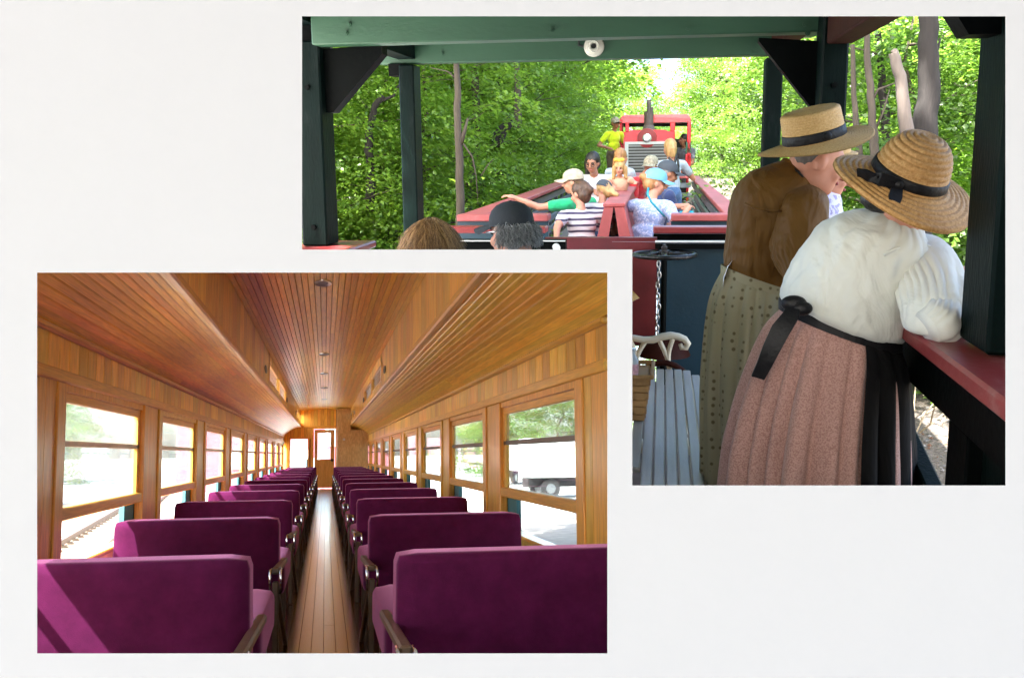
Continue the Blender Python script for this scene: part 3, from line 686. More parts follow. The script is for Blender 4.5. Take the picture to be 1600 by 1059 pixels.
# right hand side: red cap, under-rail, posts, panels, brace
cp(MB().box(0.655, 0.90, 1.86, 4.69, -0.53, -0.485, ch=0.008), 'rail_cap', M_REDCAP)
cp(MB().box(0.655, 0.90, 4.91, 7.3, -0.53, -0.485, ch=0.008), 'rail_cap', M_REDCAP)
cp(MB().box(0.70, 0.84, 1.86, 4.69, -0.66, -0.532), 'under_rail', M_BLKGREEN)
cp(MB().box(0.72, 0.82, 2.05, 7.2, -1.64, -1.50), 'bottom_rail', M_BLKGREEN)
cp(MB().box(0.705, 0.815, 2.40, 2.56, -1.5, -0.662, ch=0.006), 'post', M_BLKGREEN)
for i, (a, b) in enumerate(((1.88, 2.20), (2.205, 2.395))): cp(MB().box(0.74, 0.79, a, b, -1.5, -0.662), 'panel', M_DKGREEN)
cp(MB().beam((0.75, 2.58, -1.02), (0.75, 4.3, -0.30 - 0.36), 0.05, 0.10, ch=0.006), 'brace', M_DKGREEN)
cp(MB().beam((0.76, 2.58, -1.16), (0.76, 3.4, -1.5), 0.05, 0.10, ch=0.006), 'brace', M_DKGREEN)
cp(MB().box(-1.85, -1.50, 4.2, 5.3, -0.515, -0.478, ch=0.008), 'rail_cap', M_REDCAP)
# deck under the women, board by board
for i in range(7):
    x = -0.13 + i * 0.135; cp(MB().box(x, x + 0.131, 2.08 if i > 1 else 2.7, 7.2, DECK - 0.05, DECK), 'deck_board', M_DECK)
# end bulkhead: dark panels
cp(MB().box(-0.02, 0.66, 7.22, 7.26, -1.63, -0.66), 'end_panel', M_NAVY)
cp(MB().box(-0.34, -0.024, 7.23, 7.26, -1.40, -0.66), 'end_panel', M_DKRED)
cp(MB().box(-0.04, 0.64, 7.20, 7.22, -0.66, -0.648), 'end_trim', M_WHT)
cp(MB().box(-0.04, 0.66, 7.14, 7.20, -0.70, -0.662), 'end_rail', M_BLKGREEN)
cp(MB().box(-1.72, -0.66, 7.14, 7.24, -0.735, -0.64), 'end_rail', M_BLKGREEN)
cp(MB().box(-1.72, -0.66, 7.12, 7.138, -0.648, -0.642), 'end_trim', M_WHT)
# hand brake wheel
wc = at(1038, 398, 7.0)
wh = MB(); n = 40
ring = lambda r, z, t: [(wc + Vector((r * math.cos(2 * math.pi * j / n), r * math.sin(2 * math.pi * j / n), z))) for j in range(n)]
prof = [(0.205 + 0.016 * math.cos(a), 0.016 * math.sin(a)) for a in [2 * math.pi * k / 8 for k in range(8)]]
M_IRON = paint('worn_black_iron', (0.022, 0.022, 0.024), rough=0.35, metal=0.6, var=0.4, scale=20, dirt=(0.25, 0.25, 0.25), dirt_amt=0.5, dscale=30)
wheel = cp(wh.lathe(prof, n, Matrix.Translation(wc), closed=True), 'brake_wheel', M_IRON, smooth=True)
for k in range(5):
    a = 2 * math.pi * k / 5 + 0.5; pts = []
    for q in range(7):
        t = q / 6; aa = a + 0.55 * math.sin(t * math.pi) ; r = 0.03 + 0.175 * t
        pts.append(wc + Vector((r * math.cos(aa), r * math.sin(aa), 0.012 - 0.012 * t)))
    cp(MB().tube(pts, 0.0095, 8), 'spoke', M_IRON, wheel, True)
cp(MB().cyl(wc + Vector((0, 0, -0.03)), wc + Vector((0, 0, 0.03)), 0.036, 18).cyl(wc + Vector((0, 0, 0.03)), wc + Vector((0, 0, 0.055)), 0.021, 6).cyl(wc + Vector((0, 0, 0.055)), wc + Vector((0, 0, 0.07)), 0.012, 8), 'hub', M_IRON, wheel, 35)
cp(MB().cyl(wc + Vector((0, 0, -0.9)), wc + Vector((0, 0, -0.03)), 0.02, 14), 'brake_shaft', M_BLKGREEN, None, 40)
cp(MB().lathe([(0.02, 0.0), (0.10, -0.01), (0.16, -0.06), (0.19, -0.13)], 24, Matrix.Translation(wc + Vector((0, 0, -0.56)))), 'shaft_guard', M_BROWNB, None, True)
ch0 = at(1029, 413, 6.9)
for k in range(15):
    c = ch0 + Vector((0.006 * math.sin(k), 0, -0.036 * k)); M_ = Matrix.Translation(c) @ Matrix.Rotation(R(90) * (k % 2), 4, 'Z') @ Matrix.Rotation(R(90), 4, 'X') @ Matrix.Diagonal((0.011, 0.021, 0.011, 1))
    cp(MB().lathe([(1 + 0.38 * math.cos(a), 0.38 * math.sin(a)) for a in [2 * math.pi * q / 6 for q in range(6)]], 12, M_, closed=True), 'chain_link', M_STEEL, wheel, True)
cp(MB().cyl(at(870, 388, 7.1), at(868, 386, 7.1) + Vector((0.0, 0.03, 0)), 0.026, 16), 'coupler_ring', M_WHT, None, 40)

# ---------------------------------------------------------------- garden bench, basket
bench = thing('slatted_bench', 'grey slatted bench with a cream scrolled iron arm beside the brake wheel', 'bench', W_WOODS, (0, 4.5, DECK))
BO = Vector((0, -4.5, -DECK))
def bp_(mb, name, mat, smooth=False, parent=bench):
    mb.v = [tuple(Vector(v) + BO) for v in mb.v]; return mb.build(name, mat, parent, smooth)
M_SLAT = paint('grey_painted_slats', (0.34, 0.325, 0.30), rough=0.4, var=0.12, scale=6, bump=0.2, bscale=40, stretch=(8, 0.6, 1), rand=0.06)
M_CREAM = paint('cream_cast_iron', (0.62, 0.59, 0.48), rough=0.35, var=0.08)
def bz(y, x): return -1.205 + 0.012 * math.cos((x - 0.0) * 9) 
for i in range(8):
    x0 = -0.155 + i * 0.047; x1 = x0 + 0.042
    zc = -1.195 - (0.018 * ((i - 5) / 2.0) ** 2 if i > 5 else 0)
    bp_(MB().box(x0, x1, 3.0 if i > 1 else 3.75, 5.52 - (0.05 if i == 7 else 0.0), zc - 0.022, zc, ch=0.004), 'slat', M_SLAT)
def bez(pts, n=14):
    out = []
    for q in range(n + 1):
        t = q / n; P = [Vector(p) for p in pts]
        while len(P) > 1: P = [P[i].lerp(P[i + 1], t) for i in range(len(P) - 1)]
        out.append(P[0])
    return out
yb = 5.58
arm_top = [at(px, py, yb) for px, py in ((975, 530), (990, 528), (1005, 531), (1020, 531), (1035, 526), (1048, 524), (1060, 526), (1070, 530), (1075, 537), (1072, 543), (1065, 543), (1063, 537))]
bp_(MB().tube(arm_top, [0.017, 0.018, 0.019, 0.02, 0.021, 0.021, 0.02, 0.019, 0.018, 0.017, 0.015, 0.012], 10), 'bench_arm', M_CREAM, True)
for pts in (((1052, 527), (1046, 545), (1040, 555), (1048, 585)), ((1030, 531), (1038, 548), (1043, 556), (1047, 575)), ((1010, 532), (1000, 545), (992, 558), (990, 585)), ((984, 530), (992, 546), (996, 560), (998, 580))):
    bp_(MB().tube(bez([at(px, py, yb) for px, py in pts], 10), 0.013, 8), 'arm_scroll', M_CREAM, True)
for (x, y) in ((0.15, 5.45), (0.15, 3.3), (-0.1, 5.45)):
    bp_(MB().tube([(x, y, -1.22), (x + 0.02, y, -1.4), (x - 0.01, y, -1.55), (x + 0.03, y, DECK)], [0.02, 0.016, 0.016, 0.022], 8), 'leg', M_CREAM, True)
bp_(MB().tube(bez([(-0.12, 5.56, -1.23), (0.0, 5.56, -1.14), (0.1, 5.56, -1.14), (0.2, 5.56, -1.30)]), 0.017, 8), 'arm_brace', M_BROWNB, True)

M_BASKET = paint('woven_splint', (0.30, 0.17, 0.06), rough=0.7, var=0.2, rand=0.15, bump=0.3)
bk = thing('basket', 'tan woven splint basket standing on the bench', 'basket', W_WOODS, (-0.145, 4.55, -1.193))
for k in range(6):
    z = 0.004 + k * 0.032; w_ = 0.085 + 0.004 * k
    mb = MB()
    mb.box(-0.03, w_ - 0.0, -0.15, 0.15, z, z + 0.03, ch=0.004)
    mb.build('splint_row', M_BASKET, bk)
    for j in range(6):
        y = -0.15 + j * 0.05
        if (j + k) % 2: MB().box(w_ + 0.0003, w_ + 0.005, y, y + 0.046, z + 0.001, z + 0.029).build('splint', M_BASKET, bk)
    for j in range(3):
        x = -0.03 + j * 0.038
        if (j + k) % 2: MB().box(x, x + 0.034, -0.1555, -0.1503, z + 0.001, z + 0.029).build('splint', M_BASKET, bk)
MB().tube([(-0.035, -0.16, 0.2), (0.115, -0.16, 0.205), (0.118, 0.16, 0.205), (-0.035, 0.16, 0.2)], 0.011, 8).build('rim', M_BASKET, bk)
bt = thing('bottle', 'small clear bottle with a pale label standing in the basket', 'bottle', W_WOODS, (-0.115, 4.42, -0.995))
MB().lathe([(0, 0), (0.026, 0), (0.026, 0.08), (0.012, 0.1), (0.011, 0.115), (0.014, 0.116), (0.014, 0.128), (0, 0.128)], 18).build('glass_body', paint('clear_plastic', (0.35, 0.42, 0.46), rough=0.15), bt, 40)
MB().lathe([(0.0268, 0.015), (0.0268, 0.06)], 18).build('label_band', paint('label_blue_red', (0.45, 0.25, 0.3), rough=0.5, var=0.5, scale=60), bt, 40)

# ---------------------------------------------------------------- open gondola car ahead
gon = thing('gondola_car', 'open passenger gondola car with red rails, slatted sides and a red centre bench', 'railway car', W_WOODS, (-0.5, 9, -1.45))
GO = Vector((0.5, -9, 1.45))
def gp(mb, name, mat, parent=None, smooth=False):
    mb.v = [tuple(Vector(v) + GO) for v in mb.v]; return mb.build(name, mat, parent or gon, smooth)
GL, GR, GZ, GN, GF = -1.70, 0.69, -0.555, 8.5, 19.6
gp(MB().box(GL, GL + 0.22, GN, GF, GZ - 0.045, GZ, ch=0.008), 'rail_cap', M_REDSEAT)
gp(MB().box(GR - 0.17, GR, GN, GF, GZ - 0.045, GZ, ch=0.008), 'rail_cap', M_REDSEAT)
gp(MB().box(GL + 0.22, GR - 0.17, GF - 0.2, GF, GZ - 0.045, GZ - 0.001, ch=0.008), 'rail_cap', M_REDSEAT)
gp(MB().box(GL, -0.93, GN - 0.02, GN + 0.22, GZ - 0.05, GZ + 0.004, ch=0.008), 'rail_cap', M_REDSEAT)
gp(MB().box(0.08, GR, GN - 0.02, GN + 0.22, GZ - 0.05, GZ + 0.004, ch=0.008), 'rail_cap', M_REDSEAT)
gp(MB().box(GL - 0.12, -0.88, GN - 0.62, GN - 0.45, GZ - 0.10, GZ - 0.05, ch=0.008), 'coupling_rail', M_REDCAP)
gp(MB().box(-0.06, GR - 0.02, GN - 0.62, GN - 0.45, GZ - 0.10, GZ - 0.05, ch=0.008), 'coupling_rail', M_REDCAP)
gp(MB().box(GL, -0.93, GN + 0.02, GN + 0.08, GZ - 0.2, GZ - 0.052), 'end_board', M_NAVY)
gp(MB().box(0.08, GR, GN + 0.02, GN + 0.08, GZ - 0.35, GZ - 0.052), 'end_board', M_NAVY)
gp(MB().box(-0.90, -0.03, GN - 0.52, GN - 0.44, GZ - 0.30, GZ - 0.14), 'end_beam', M_DKRED)
gp(MB().box(-0.06, 0.60, GN - 0.42, GN - 0.36, GZ - 0.35, GZ - 0.12), 'end_board', M_BLKGREEN)
for (x0, x1) in ((GL + 0.06, GL + 0.10), (GR - 0.14, GR - 0.10)):
    for z in (-0.66, -0.82, -0.98, -1.14): gp(MB().box(x0, x1, GN + 0.1 if z > -0.95 else 10.6, GF - 0.1, z - 0.09, z, ch=0.004), 'side_slat', M_SLATE)
    xs_ = x0 - 0.045 if x0 < 0 else x1 + 0.002
    for k in range(12):
        y = GN + 0.2 + k * 0.95; gp(MB().box(xs_, xs_ + 0.043, y, y + 0.16, -1.0 if y < 10.5 else -1.35, GZ - 0.047), 'side_post', M_NAVY)
for z in (-0.68, -0.86, -1.04): gp(MB().box(GL + 0.12, GR - 0.15, GF - 0.14, GF - 0.10, z - 0.09, z), 'side_slat', M_SLATE)
gp(MB().box(GL + 0.05, GR - 0.05, 10.6, GF, -1.43, -1.39), 'floor', M_DECK)
# centre divider: a back-to-back bench back, A-shaped in section
DX, DZ = -0.395, -0.47
gp(MB().box(DX - 0.095, DX + 0.095, 8.72, 18.8, DZ - 0.035, DZ, ch=0.008), 'divider_cap', M_REDSEAT)
for s in (-1, 1):
    nB = 14
    for k in range(nB):
        y0 = 8.78 + k * 0.715; lo = -0.95 if y0 < 9.6 else -1.1
        pl = MB()
        xa, xb = DX + s * 0.055, DX + s * (0.055 + 0.12 * (-0.505 - lo) / 0.45)
        pl.prism([(xa, DZ - 0.036), (xb, lo), (xb - s * 0.025, lo), (xa - s * 0.025, DZ - 0.036)], y0, y0 + 0.70); gp(pl, 'divider_plank', M_REDSEAT)
    gp(MB().prism([(DX + s * 0.005, DZ - 0.037), (DX + s * 0.085, DZ - 0.037), (DX + s * 0.185, -0.955), (DX + s * 0.075, -0.955)], 8.70, 8.76), 'divider_leg', M_REDSEAT)
for s in (-1, 1):
    for k in range(2):
        x0 = DX + s * (0.24 + 0.17 * k); gp(MB().box(*sorted((x0, x0 + s * 0.155)), 9.3, 18.6, -1.0, -0.965), 'seat_board', M_REDSEAT)

# ---------------------------------------------------------------- locomotive
loco = thing('locomotive', 'small red diesel locomotive with rounded cab, grey grille and exhaust stack', 'locomotive', W_WOODS, (-0.17, 21.5, -1.7))
LO = Vector((0.17, -21.5, 1.7))
def lp_(mb, name, mat, parent=None, smooth=False):
    mb.v = [tuple(Vector(v) + LO) for v in mb.v]; return mb.build(name, mat, parent or loco, smooth)
M_LRED = paint('locomotive_red', (0.68, 0.022, 0.035), rough=0.25, var=0.08, coat=0.6, bump=0.03)
M_SILVER = paint('silver_frame', (0.55, 0.57, 0.58), rough=0.4, var=0.1)
M_LGREEN = paint('locomotive_green', (0.012, 0.12, 0.07), rough=0.4)
def rrect(x0, x1, z0, z1, r, n=6, top_only=True):
    p = [(x0, z0), (x1, z0)]
    for k in range(n + 1): a = R(90) * k / n; p.append((x1 - r + r * math.cos(a), z1 - r + r * math.sin(a)))
    for k in range(n + 1): a = R(90) + R(90) * k / n; p.append((x0 + r + r * math.cos(a), z1 - r + r * math.sin(a)))
    return p
HY = 20.6
hl, hr = at(974, 240, HY).x, at(1050, 240, HY).x; ht = at(1010, 203, HY).z; hb = -1.2
lp_(MB().prism(rrect(hl, hr, hb, ht, 0.20), HY, 22.0), 'hood', M_LRED, smooth=30)
# grille
g0, g1 = at(982, 226, HY), at(1044, 292, HY)
gr_ = lp_(MB().box(g0.x, g1.x, HY - 0.03, HY - 0.001, g1.z, g0.z), 'grille', M_BLACKFIT)
fw = 0.07
lp_(MB().box(g0.x - fw, g0.x, HY - 0.06, HY - 0.001, g1.z, g0.z + 0.05), 'grille_frame', M_SILVER, gr_)
lp_(MB().box(g1.x, g1.x + fw, HY - 0.06, HY - 0.001, g1.z, g0.z + 0.05), 'grille_frame', M_SILVER, gr_)
lp_(MB().box(g0.x, g1.x, HY - 0.06, HY - 0.001, g0.z, g0.z + 0.05), 'grille_frame', M_SILVER, gr_)
for k in range(14):
    z = g0.z - 0.03 - k * 0.058; lp_(MB().beam((g0.x, HY - 0.04, z), (g1.x, HY - 0.04, z), 0.012, 0.03), 'louvre', paint('grey_louvre', (0.22, 0.23, 0.24), rough=0.4), gr_)
hc = at(1011, 216, HY)
Mh = Matrix.Translation(hc) @ Matrix.Rotation(R(90), 4, 'X')
hd = lp_(MB().lathe([(0, 0.0), (0.0, 0.05), (0.10, 0.06), (0.185, 0.05), (0.19, 0.0)], 28, Mh), 'headlight', paint('dark_red_ring', (0.26, 0.008, 0.014), rough=0.35), smooth=35)
lp_(MB().lathe([(0, 0.075), (0.06, 0.085), (0.085, 0.075), (0.09, 0.055)], 24, Mh), 'lens', paint('headlight_glass', (0.6, 0.65, 0.68), rough=0.08, metal=0.7, var=0.3, scale=30), hd, True)
# cab
CYN, CYF = 22.0, 23.4
c0, c1 = at(968, 180, CYN), at(1080, 180, CYN)
cl_, cr_, ct = c0.x, c1.x, c0.z
wz0, wz1 = at(1000, 206, CYN).z, at(1000, 192, CYN).z
lp_(MB().prism([(p[0], p[1]) for p in rrect(cl_, cr_, wz1, ct, 0.13)], CYN, CYF), 'cab_roof', M_LRED, smooth=30)
def pil(px0, px1, z0, z1): return MB().box(at(px0, 200, CYN).x, at(px1, 200, CYN).x, CYN, CYN + 0.06, z0, z1, ch=0.01)
for a, b in ((968, 971.5), (977, 983), (1015, 1021), (1047, 1055), (1074, 1080)): lp_(pil(a, b, wz0 - 0.9 if a in (968, 1074) else wz0, wz1), 'cab_pillar', M_LRED)
lp_(pil(968, 1055, -1.1, wz0), 'cab_front', M_LRED)
lp_(MB().box(cl_, cl_ + 0.05, CYN + 0.06, CYF, -1.2, wz0 - 0.1), 'cab_side', M_LGREEN)
lp_(MB().box(cl_, cl_ + 0.05, CYF - 0.5, CYF, wz0 - 0.1, wz1), 'cab_side', M_LRED)
lp_(MB().box(cr_ - 0.05, cr_, CYF - 0.5, CYF, -1.2, wz1), 'cab_side', M_LRED)
lp_(pil(1072, 1080.5, at(1076, 240, CYN).z, at(1076, 222, CYN).z), 'stripe', M_LGREEN); lp_(pil(1072, 1080.5, at(1076, 258, CYN).z, at(1076, 241, CYN).z), 'stripe', M_LRED); lp_(pil(1072, 1080.5, at(1076, 272, CYN).z, at(1076, 259, CYN).z), 'stripe', M_LGREEN)
lp_(MB().box(cl_, cr_, CYF - 0.05, CYF, -1.2, wz0 - 0.15), 'cab_back', M_BLACKFIT)
lp_(MB().box(cl_, cr_, CYF - 0.08, CYF - 0.051, wz1 - 0.06, wz1 + 0.02), 'cab_back_rail', M_BLACKFIT)
lp_(MB().box(cl_ + 0.1, cr_ - 0.1, 20.8, CYF, -1.5, -1.2), 'frame', M_BLACKFIT)
# stack
sc_ = at(1013.5, 203, 21.2)
lp_(MB().cyl((sc_.x, 21.2, ht - 0.05), (sc_.x, 21.2, at(1013, 175, 21.2).z), 0.095, 22).lathe([(0.15, ht - 0.06), (0.13, ht + 0.02), (0.097, ht + 0.1)], 20, Matrix.Translation((sc_.x, 21.2, 0))), 'exhaust_stack', paint('rusty_stack', (0.10, 0.085, 0.08), rough=0.6, var=0.3), None, 40)
lp_(MB().cyl((sc_.x, 21.2, at(1013, 175, 21.2).z), (sc_.x, 21.2, at(1013, 156, 21.2).z), 0.042, 16).cyl((sc_.x + 0.06, 21.2, at(1013, 175, 21.2).z), (sc_.x + 0.06, 21.2, at(1013, 168, 21.2).z), 0.03, 12), 'stack_pipe', MATS['rusty_stack'], None, 40)
lp_(MB().lathe([(0.0, 0.05), (0.04, 0.035), (0.055, 0.0)], 14, Matrix.Translation((sc_.x, 21.2, at(1013, 156, 21.2).z + 0.0))), 'rain_cap', M_STEEL, None, 40)

# ---------------------------------------------------------------- forest ground
def gravel_mat():
    m, nt, b = newmat('forest_gravel'); N, L = nt.nodes, nt.links; setp(b, rough=1.0, spec=0.2)
    tc = N.new('ShaderNodeTexCoord'); v = N.new('ShaderNodeTexVoronoi'); v.inputs['Scale'].default_value = 26; L.new(tc.outputs['Object'], v.inputs['Vector'])
    n1 = N.new('ShaderNodeTexNoise'); n1.inputs['Scale'].default_value = 0.6; n1.inputs['Detail'].default_value = 6; L.new(tc.outputs['Object'], n1.inputs['Vector'])
    cr = N.new('ShaderNodeValToRGB'); cr.color_ramp.elements[0].color = (0.045, 0.043, 0.042, 1); cr.color_ramp.elements[1].color = (0.15, 0.142, 0.135, 1)
    L.new(v.outputs['Color'], cr.inputs[0])
    mx = N.new('ShaderNodeMix'); mx.data_type = 'RGBA'; L.new(n1.outputs[0], mx.inputs[0]); L.new(cr.outputs[0], mx.inputs[6]); mx.inputs[7].default_value = (0.12, 0.095, 0.07, 1); L.new(mx.outputs[2], b.inputs['Base Color'])
    bp = N.new('ShaderNodeBump'); bp.inputs['Strength'].default_value = 0.9; bp.inputs['Distance'].default_value = 0.03; L.new(v.outputs['Distance'], bp.inputs['Height']); L.new(bp.outputs[0], b.inputs['Normal'])
    MATS['forest_gravel'] = m; return m
M_GRAVEL = gravel_mat()
GZR = -2.35
def sheet(name, xs, ys, fz, mat, lab):
    vs_ = [(x, y, fz(x, y)) for y in ys for x in xs]; n = len(xs)
    fs = [(j * n + i, j * n + i + 1, (j + 1) * n + i + 1, (j + 1) * n + i) for j in range(len(ys) - 1) for i in range(n - 1)]
    o = MB().add(vs_, fs).build(name, mat, None, True); o.matrix_world = W_WOODS.copy()
    return tag(o, lab, kind='structure')
nz = lambda x, y, s: noise.noise(Vector((x * s, y * s, 3.7)))
sheet('trackside_path', [0.0, 0.4, 0.9, 1.3, 1.8, 2.3, 2.8, 3.4, 4.2, 5.5, 7, 10, 16], [2.2 + 0.9 * k for k in range(26)] + [27, 30, 34, 40, 50, 65, 90],
      lambda x, y: GZR + (0.05 * nz(x, y, 0.8)) + max(0, x - 3.2) * 0.18 + (0.95 * min(1, max(0, (y - 14) / 10)) if True else 0), M_GRAVEL, 'gravel trackside path running along the train')
M_SOIL = paint('leaf_litter_soil', (0.055, 0.045, 0.025), rough=1.0, var=0.4, scale=2, bump=0.6, bscale=14)
sheet('forest_floor', [-6.6, -5, -3.5, -2.5, -1.9, -1.2, 0.0], [11.5 + 1.5 * k for k in range(16)] + [38, 45, 60, 90],
      lambda x, y: -1.62 + 0.12 * nz(x, y, 0.5) + max(0, -x - 2.6) * 0.10, M_SOIL, 'leaf-littered forest floor left of the train')
rng = random.Random(3); mb = MB()
for k in range(1500):
    x = rng.uniform(1.25, 3.4); y = rng.uniform(4.0, 11.0); r = rng.uniform(0.008, 0.028)
    z = GZR + 0.05 * nz(x, y, 0.8); p = Vector((x, y, z))
    vs_ = [p + Vector((rng.uniform(.6, 1) * r * math.cos(a), rng.uniform(.6, 1) * r * math.sin(a), 0)) for a in (0, 1.6, 3.1, 4.7)] + [p + Vector((0, 0, r * rng.uniform(.5, .9)))]
    mb.add(vs_, [(0, 1, 4), (1, 2, 4), (2, 3, 4), (3, 0, 4)], rng.choice((0, 0, 1, 2)))
st = mb.build('gravel', [paint('stone_grey', (0.11, 0.108, 0.105), rough=0.9, var=0.3), paint('stone_light', (0.20, 0.19, 0.18), rough=0.9, var=0.2), paint('leaf_brown', (0.11, 0.055, 0.03), rough=0.9, var=0.3)])
st.matrix_world = W_WOODS.copy(); tag(st, 'loose grey gravel stones on the trackside path', kind='stuff')

# ---------------------------------------------------------------- trees
def leaf_mat(name, c_dark, c_light, trans):
    m = bpy.data.materials.new(name); m.use_nodes = True; nt = m.node_tree; N, L = nt.nodes, nt.links
    N.remove(N['Principled BSDF']); out = N['Material Output']
    at_ = N.new('ShaderNodeAttribute'); at_.attribute_name = 'tone'
    oi = N.new('ShaderNodeObjectInfo')
    ad = N.new('ShaderNodeMath'); ad.operation = 'MULTIPLY_ADD'; L.new(oi.outputs['Random'], ad.inputs[0]); ad.inputs[1].default_value = 0.5; L.new(at_.outputs['Fac'], ad.inputs[2])
    cr = N.new('ShaderNodeValToRGB'); cr.color_ramp.elements[0].color = (*c_dark, 1); cr.color_ramp.elements[1].color = (*c_light, 1); cr.color_ramp.elements[1].position = 1.3 if False else 1.0
    mr = N.new('ShaderNodeMapRange'); mr.inputs[2].default_value = 1.5; L.new(ad.outputs[0], mr.inputs[0]); L.new(mr.outputs[0], cr.inputs[0])
    d = N.new('ShaderNodeBsdfDiffuse'); t = N.new('ShaderNodeBsdfTranslucent'); g = N.new('ShaderNodeBsdfGlossy'); g.inputs['Roughness'].default_value = 0.45
    L.new(cr.outputs[0], d.inputs[0])
    hs = N.new('ShaderNodeHueSaturation'); hs.inputs['Hue'].default_value = 0.493; hs.inputs['Value'].default_value = 1.3; L.new(cr.outputs[0], hs.inputs['Color']); L.new(hs.outputs[0], t.inputs[0])
    m1 = N.new('ShaderNodeMixShader'); m1.inputs[0].default_value = trans; L.new(d.outputs[0], m1.inputs[1]); L.new(t.outputs[0], m1.inputs[2])
    m2 = N.new('ShaderNodeMixShader'); m2.inputs[0].default_value = 0.05; L.new(m1.outputs[0], m2.inputs[1]); L.new(g.outputs[0], m2.inputs[2])
    L.new(m2.outputs[0], out.inputs[0]); MATS[name] = m
    return m
M_LEAF = leaf_mat('spring_leaves', (0.075, 0.175, 0.014), (0.26, 0.43, 0.045), 0.6)
M_LEAF2 = leaf_mat('deep_green_leaves', (0.045, 0.115, 0.012), (0.18, 0.33, 0.035), 0.58)
M_BARK = paint('grey_brown_bark', (0.065, 0.052, 0.040), rough=0.95, var=0.35, scale=5, bump=0.8, bscale=14, stretch=(4, 4, 0.7))
M_BARKD = paint('dark_bark', (0.017, 0.014, 0.013), rough=0.95, var=0.4, scale=5, bump=0.9, bscale=12, stretch=(4, 4, 0.7))
M_SNAG = paint('bleached_dead_wood', (0.13, 0.105, 0.09), rough=0.9, var=0.25, scale=6, bump=0.6, bscale=16, stretch=(4, 4, 0.5))

def leaves_mesh(name, sprays, rng, mat, n_leaf, size):
    """sprays: (centre, radius, tilt vector); each is a flattened fan of pointed leaves"""
    V = []; Fc = []; tone = []
    for (c, rad, tn) in sprays:
        st = min(1, max(0, rng.gauss(0.5, 0.22)))
        nrm = (Vector((rng.gauss(0, .22), rng.gauss(0, .22), 1)) + tn * 0.25).normalized(); a = nrm.orthogonal().normalized(); b = nrm.cross(a)
        for k in range(n_leaf):
            r = rad * math.sqrt(rng.random()); th = rng.random() * 6.283
            p = c + (a * math.cos(th) + b * math.sin(th)) * r + nrm * rng.gauss(0, rad * 0.13) - Vector((0, 0, 0.25 * r * r / max(rad, .01)))
            n2 = (nrm + Vector((rng.gauss(0, .45), rng.gauss(0, .45), rng.gauss(0, .25)))).normalized()
            d = (a * math.cos(th) + b * math.sin(th) + Vector((rng.gauss(0, .5), rng.gauss(0, .5), rng.gauss(0, .2)))); d = (d - n2 * d.dot(n2)).normalized(); e = n2.cross(d)
            L_ = size * rng.uniform(.65, 1.25); W_ = L_ * rng.uniform(.30, .42); o = len(V)
            V += [p, p + d * L_ * .35 + e * W_ - n2 * L_ * .06, p + d * L_, p + d * L_ * .35 - e * W_ - n2 * L_ * .06]
            Fc.append((o, o + 1, o + 2, o + 3)); tone.append(min(1, max(0, st + rng.gauss(0, .15))))
    me = bpy.data.meshes.new(name); me.from_pydata([tuple(v) for v in V], [], Fc); me.materials.append(mat)
    at_ = me.attributes.new('tone', 'FLOAT', 'FACE'); at_.data.foreach_set('value', tone)
    return me

def wobble(p0, p1, n, amt, rng):
    pts = []
    for i in range(n + 1):
        t = i / n; p = Vector(p0).lerp(Vector(p1), t)
        if 0 < i: p += Vector((rng.gauss(0, amt), rng.gauss(0, amt), 0))
        pts.append(p)
    return pts

def tree_meshes(seed, H, crown_lo, rad, n_spray, n_leaf, leaf, mat, tr, spray_r=(0.3, 0.65)):
    rng = random.Random(seed); mb = MB()
    trunk = wobble((0, 0, -0.3), (rng.gauss(0, .25), rng.gauss(0, .25), H), 9, 0.06, rng)
    mb.tube(trunk, [tr * (1 - 0.085 * i) for i in range(10)], 9)
    sprays = []; nl = 15
    for i in range(nl):
        t = crown_lo + (0.98 - crown_lo) * (i + rng.random() * .6) / nl
        k = min(8, int(t * 9)); base = trunk[k].lerp(trunk[k + 1], t * 9 - k)
        az = i * 2.4 + rng.gauss(0, .3); ln = rad * (1.05 - 0.55 * abs(t - 0.45) * 1.6) * rng.uniform(.75, 1.1)
        tip = base + Vector((math.cos(az) * ln, math.sin(az) * ln, ln * rng.uniform(.05, .45)))
        br = wobble(base, tip, 5, 0.05, rng); mb.tube(br, [tr * .35 * (1 - .16 * q) for q in range(6)], 5)
        for q in range(2):
            b0 = br[2 + q]; e = b0 + Vector((rng.gauss(0, .5), rng.gauss(0, .5), rng.uniform(-.1, .5))); mb.tube([b0, b0.lerp(e, .5) + Vector((0, 0, .05)), e], [tr * .16, tr * .1, tr * .05], 4)
        for q in range(n_spray // nl):
            u = rng.uniform(.3, 1.08); p = base.lerp(tip, u) + Vector((rng.gauss(0, .3), rng.gauss(0, .3), rng.gauss(0, .22)))
            sprays.append((p, rng.uniform(*spray_r), (tip - base).normalized()))
    return mb.mesh('trunk', M_BARK, True), leaves_mesh('crown', sprays, rng, mat, n_leaf, leaf)

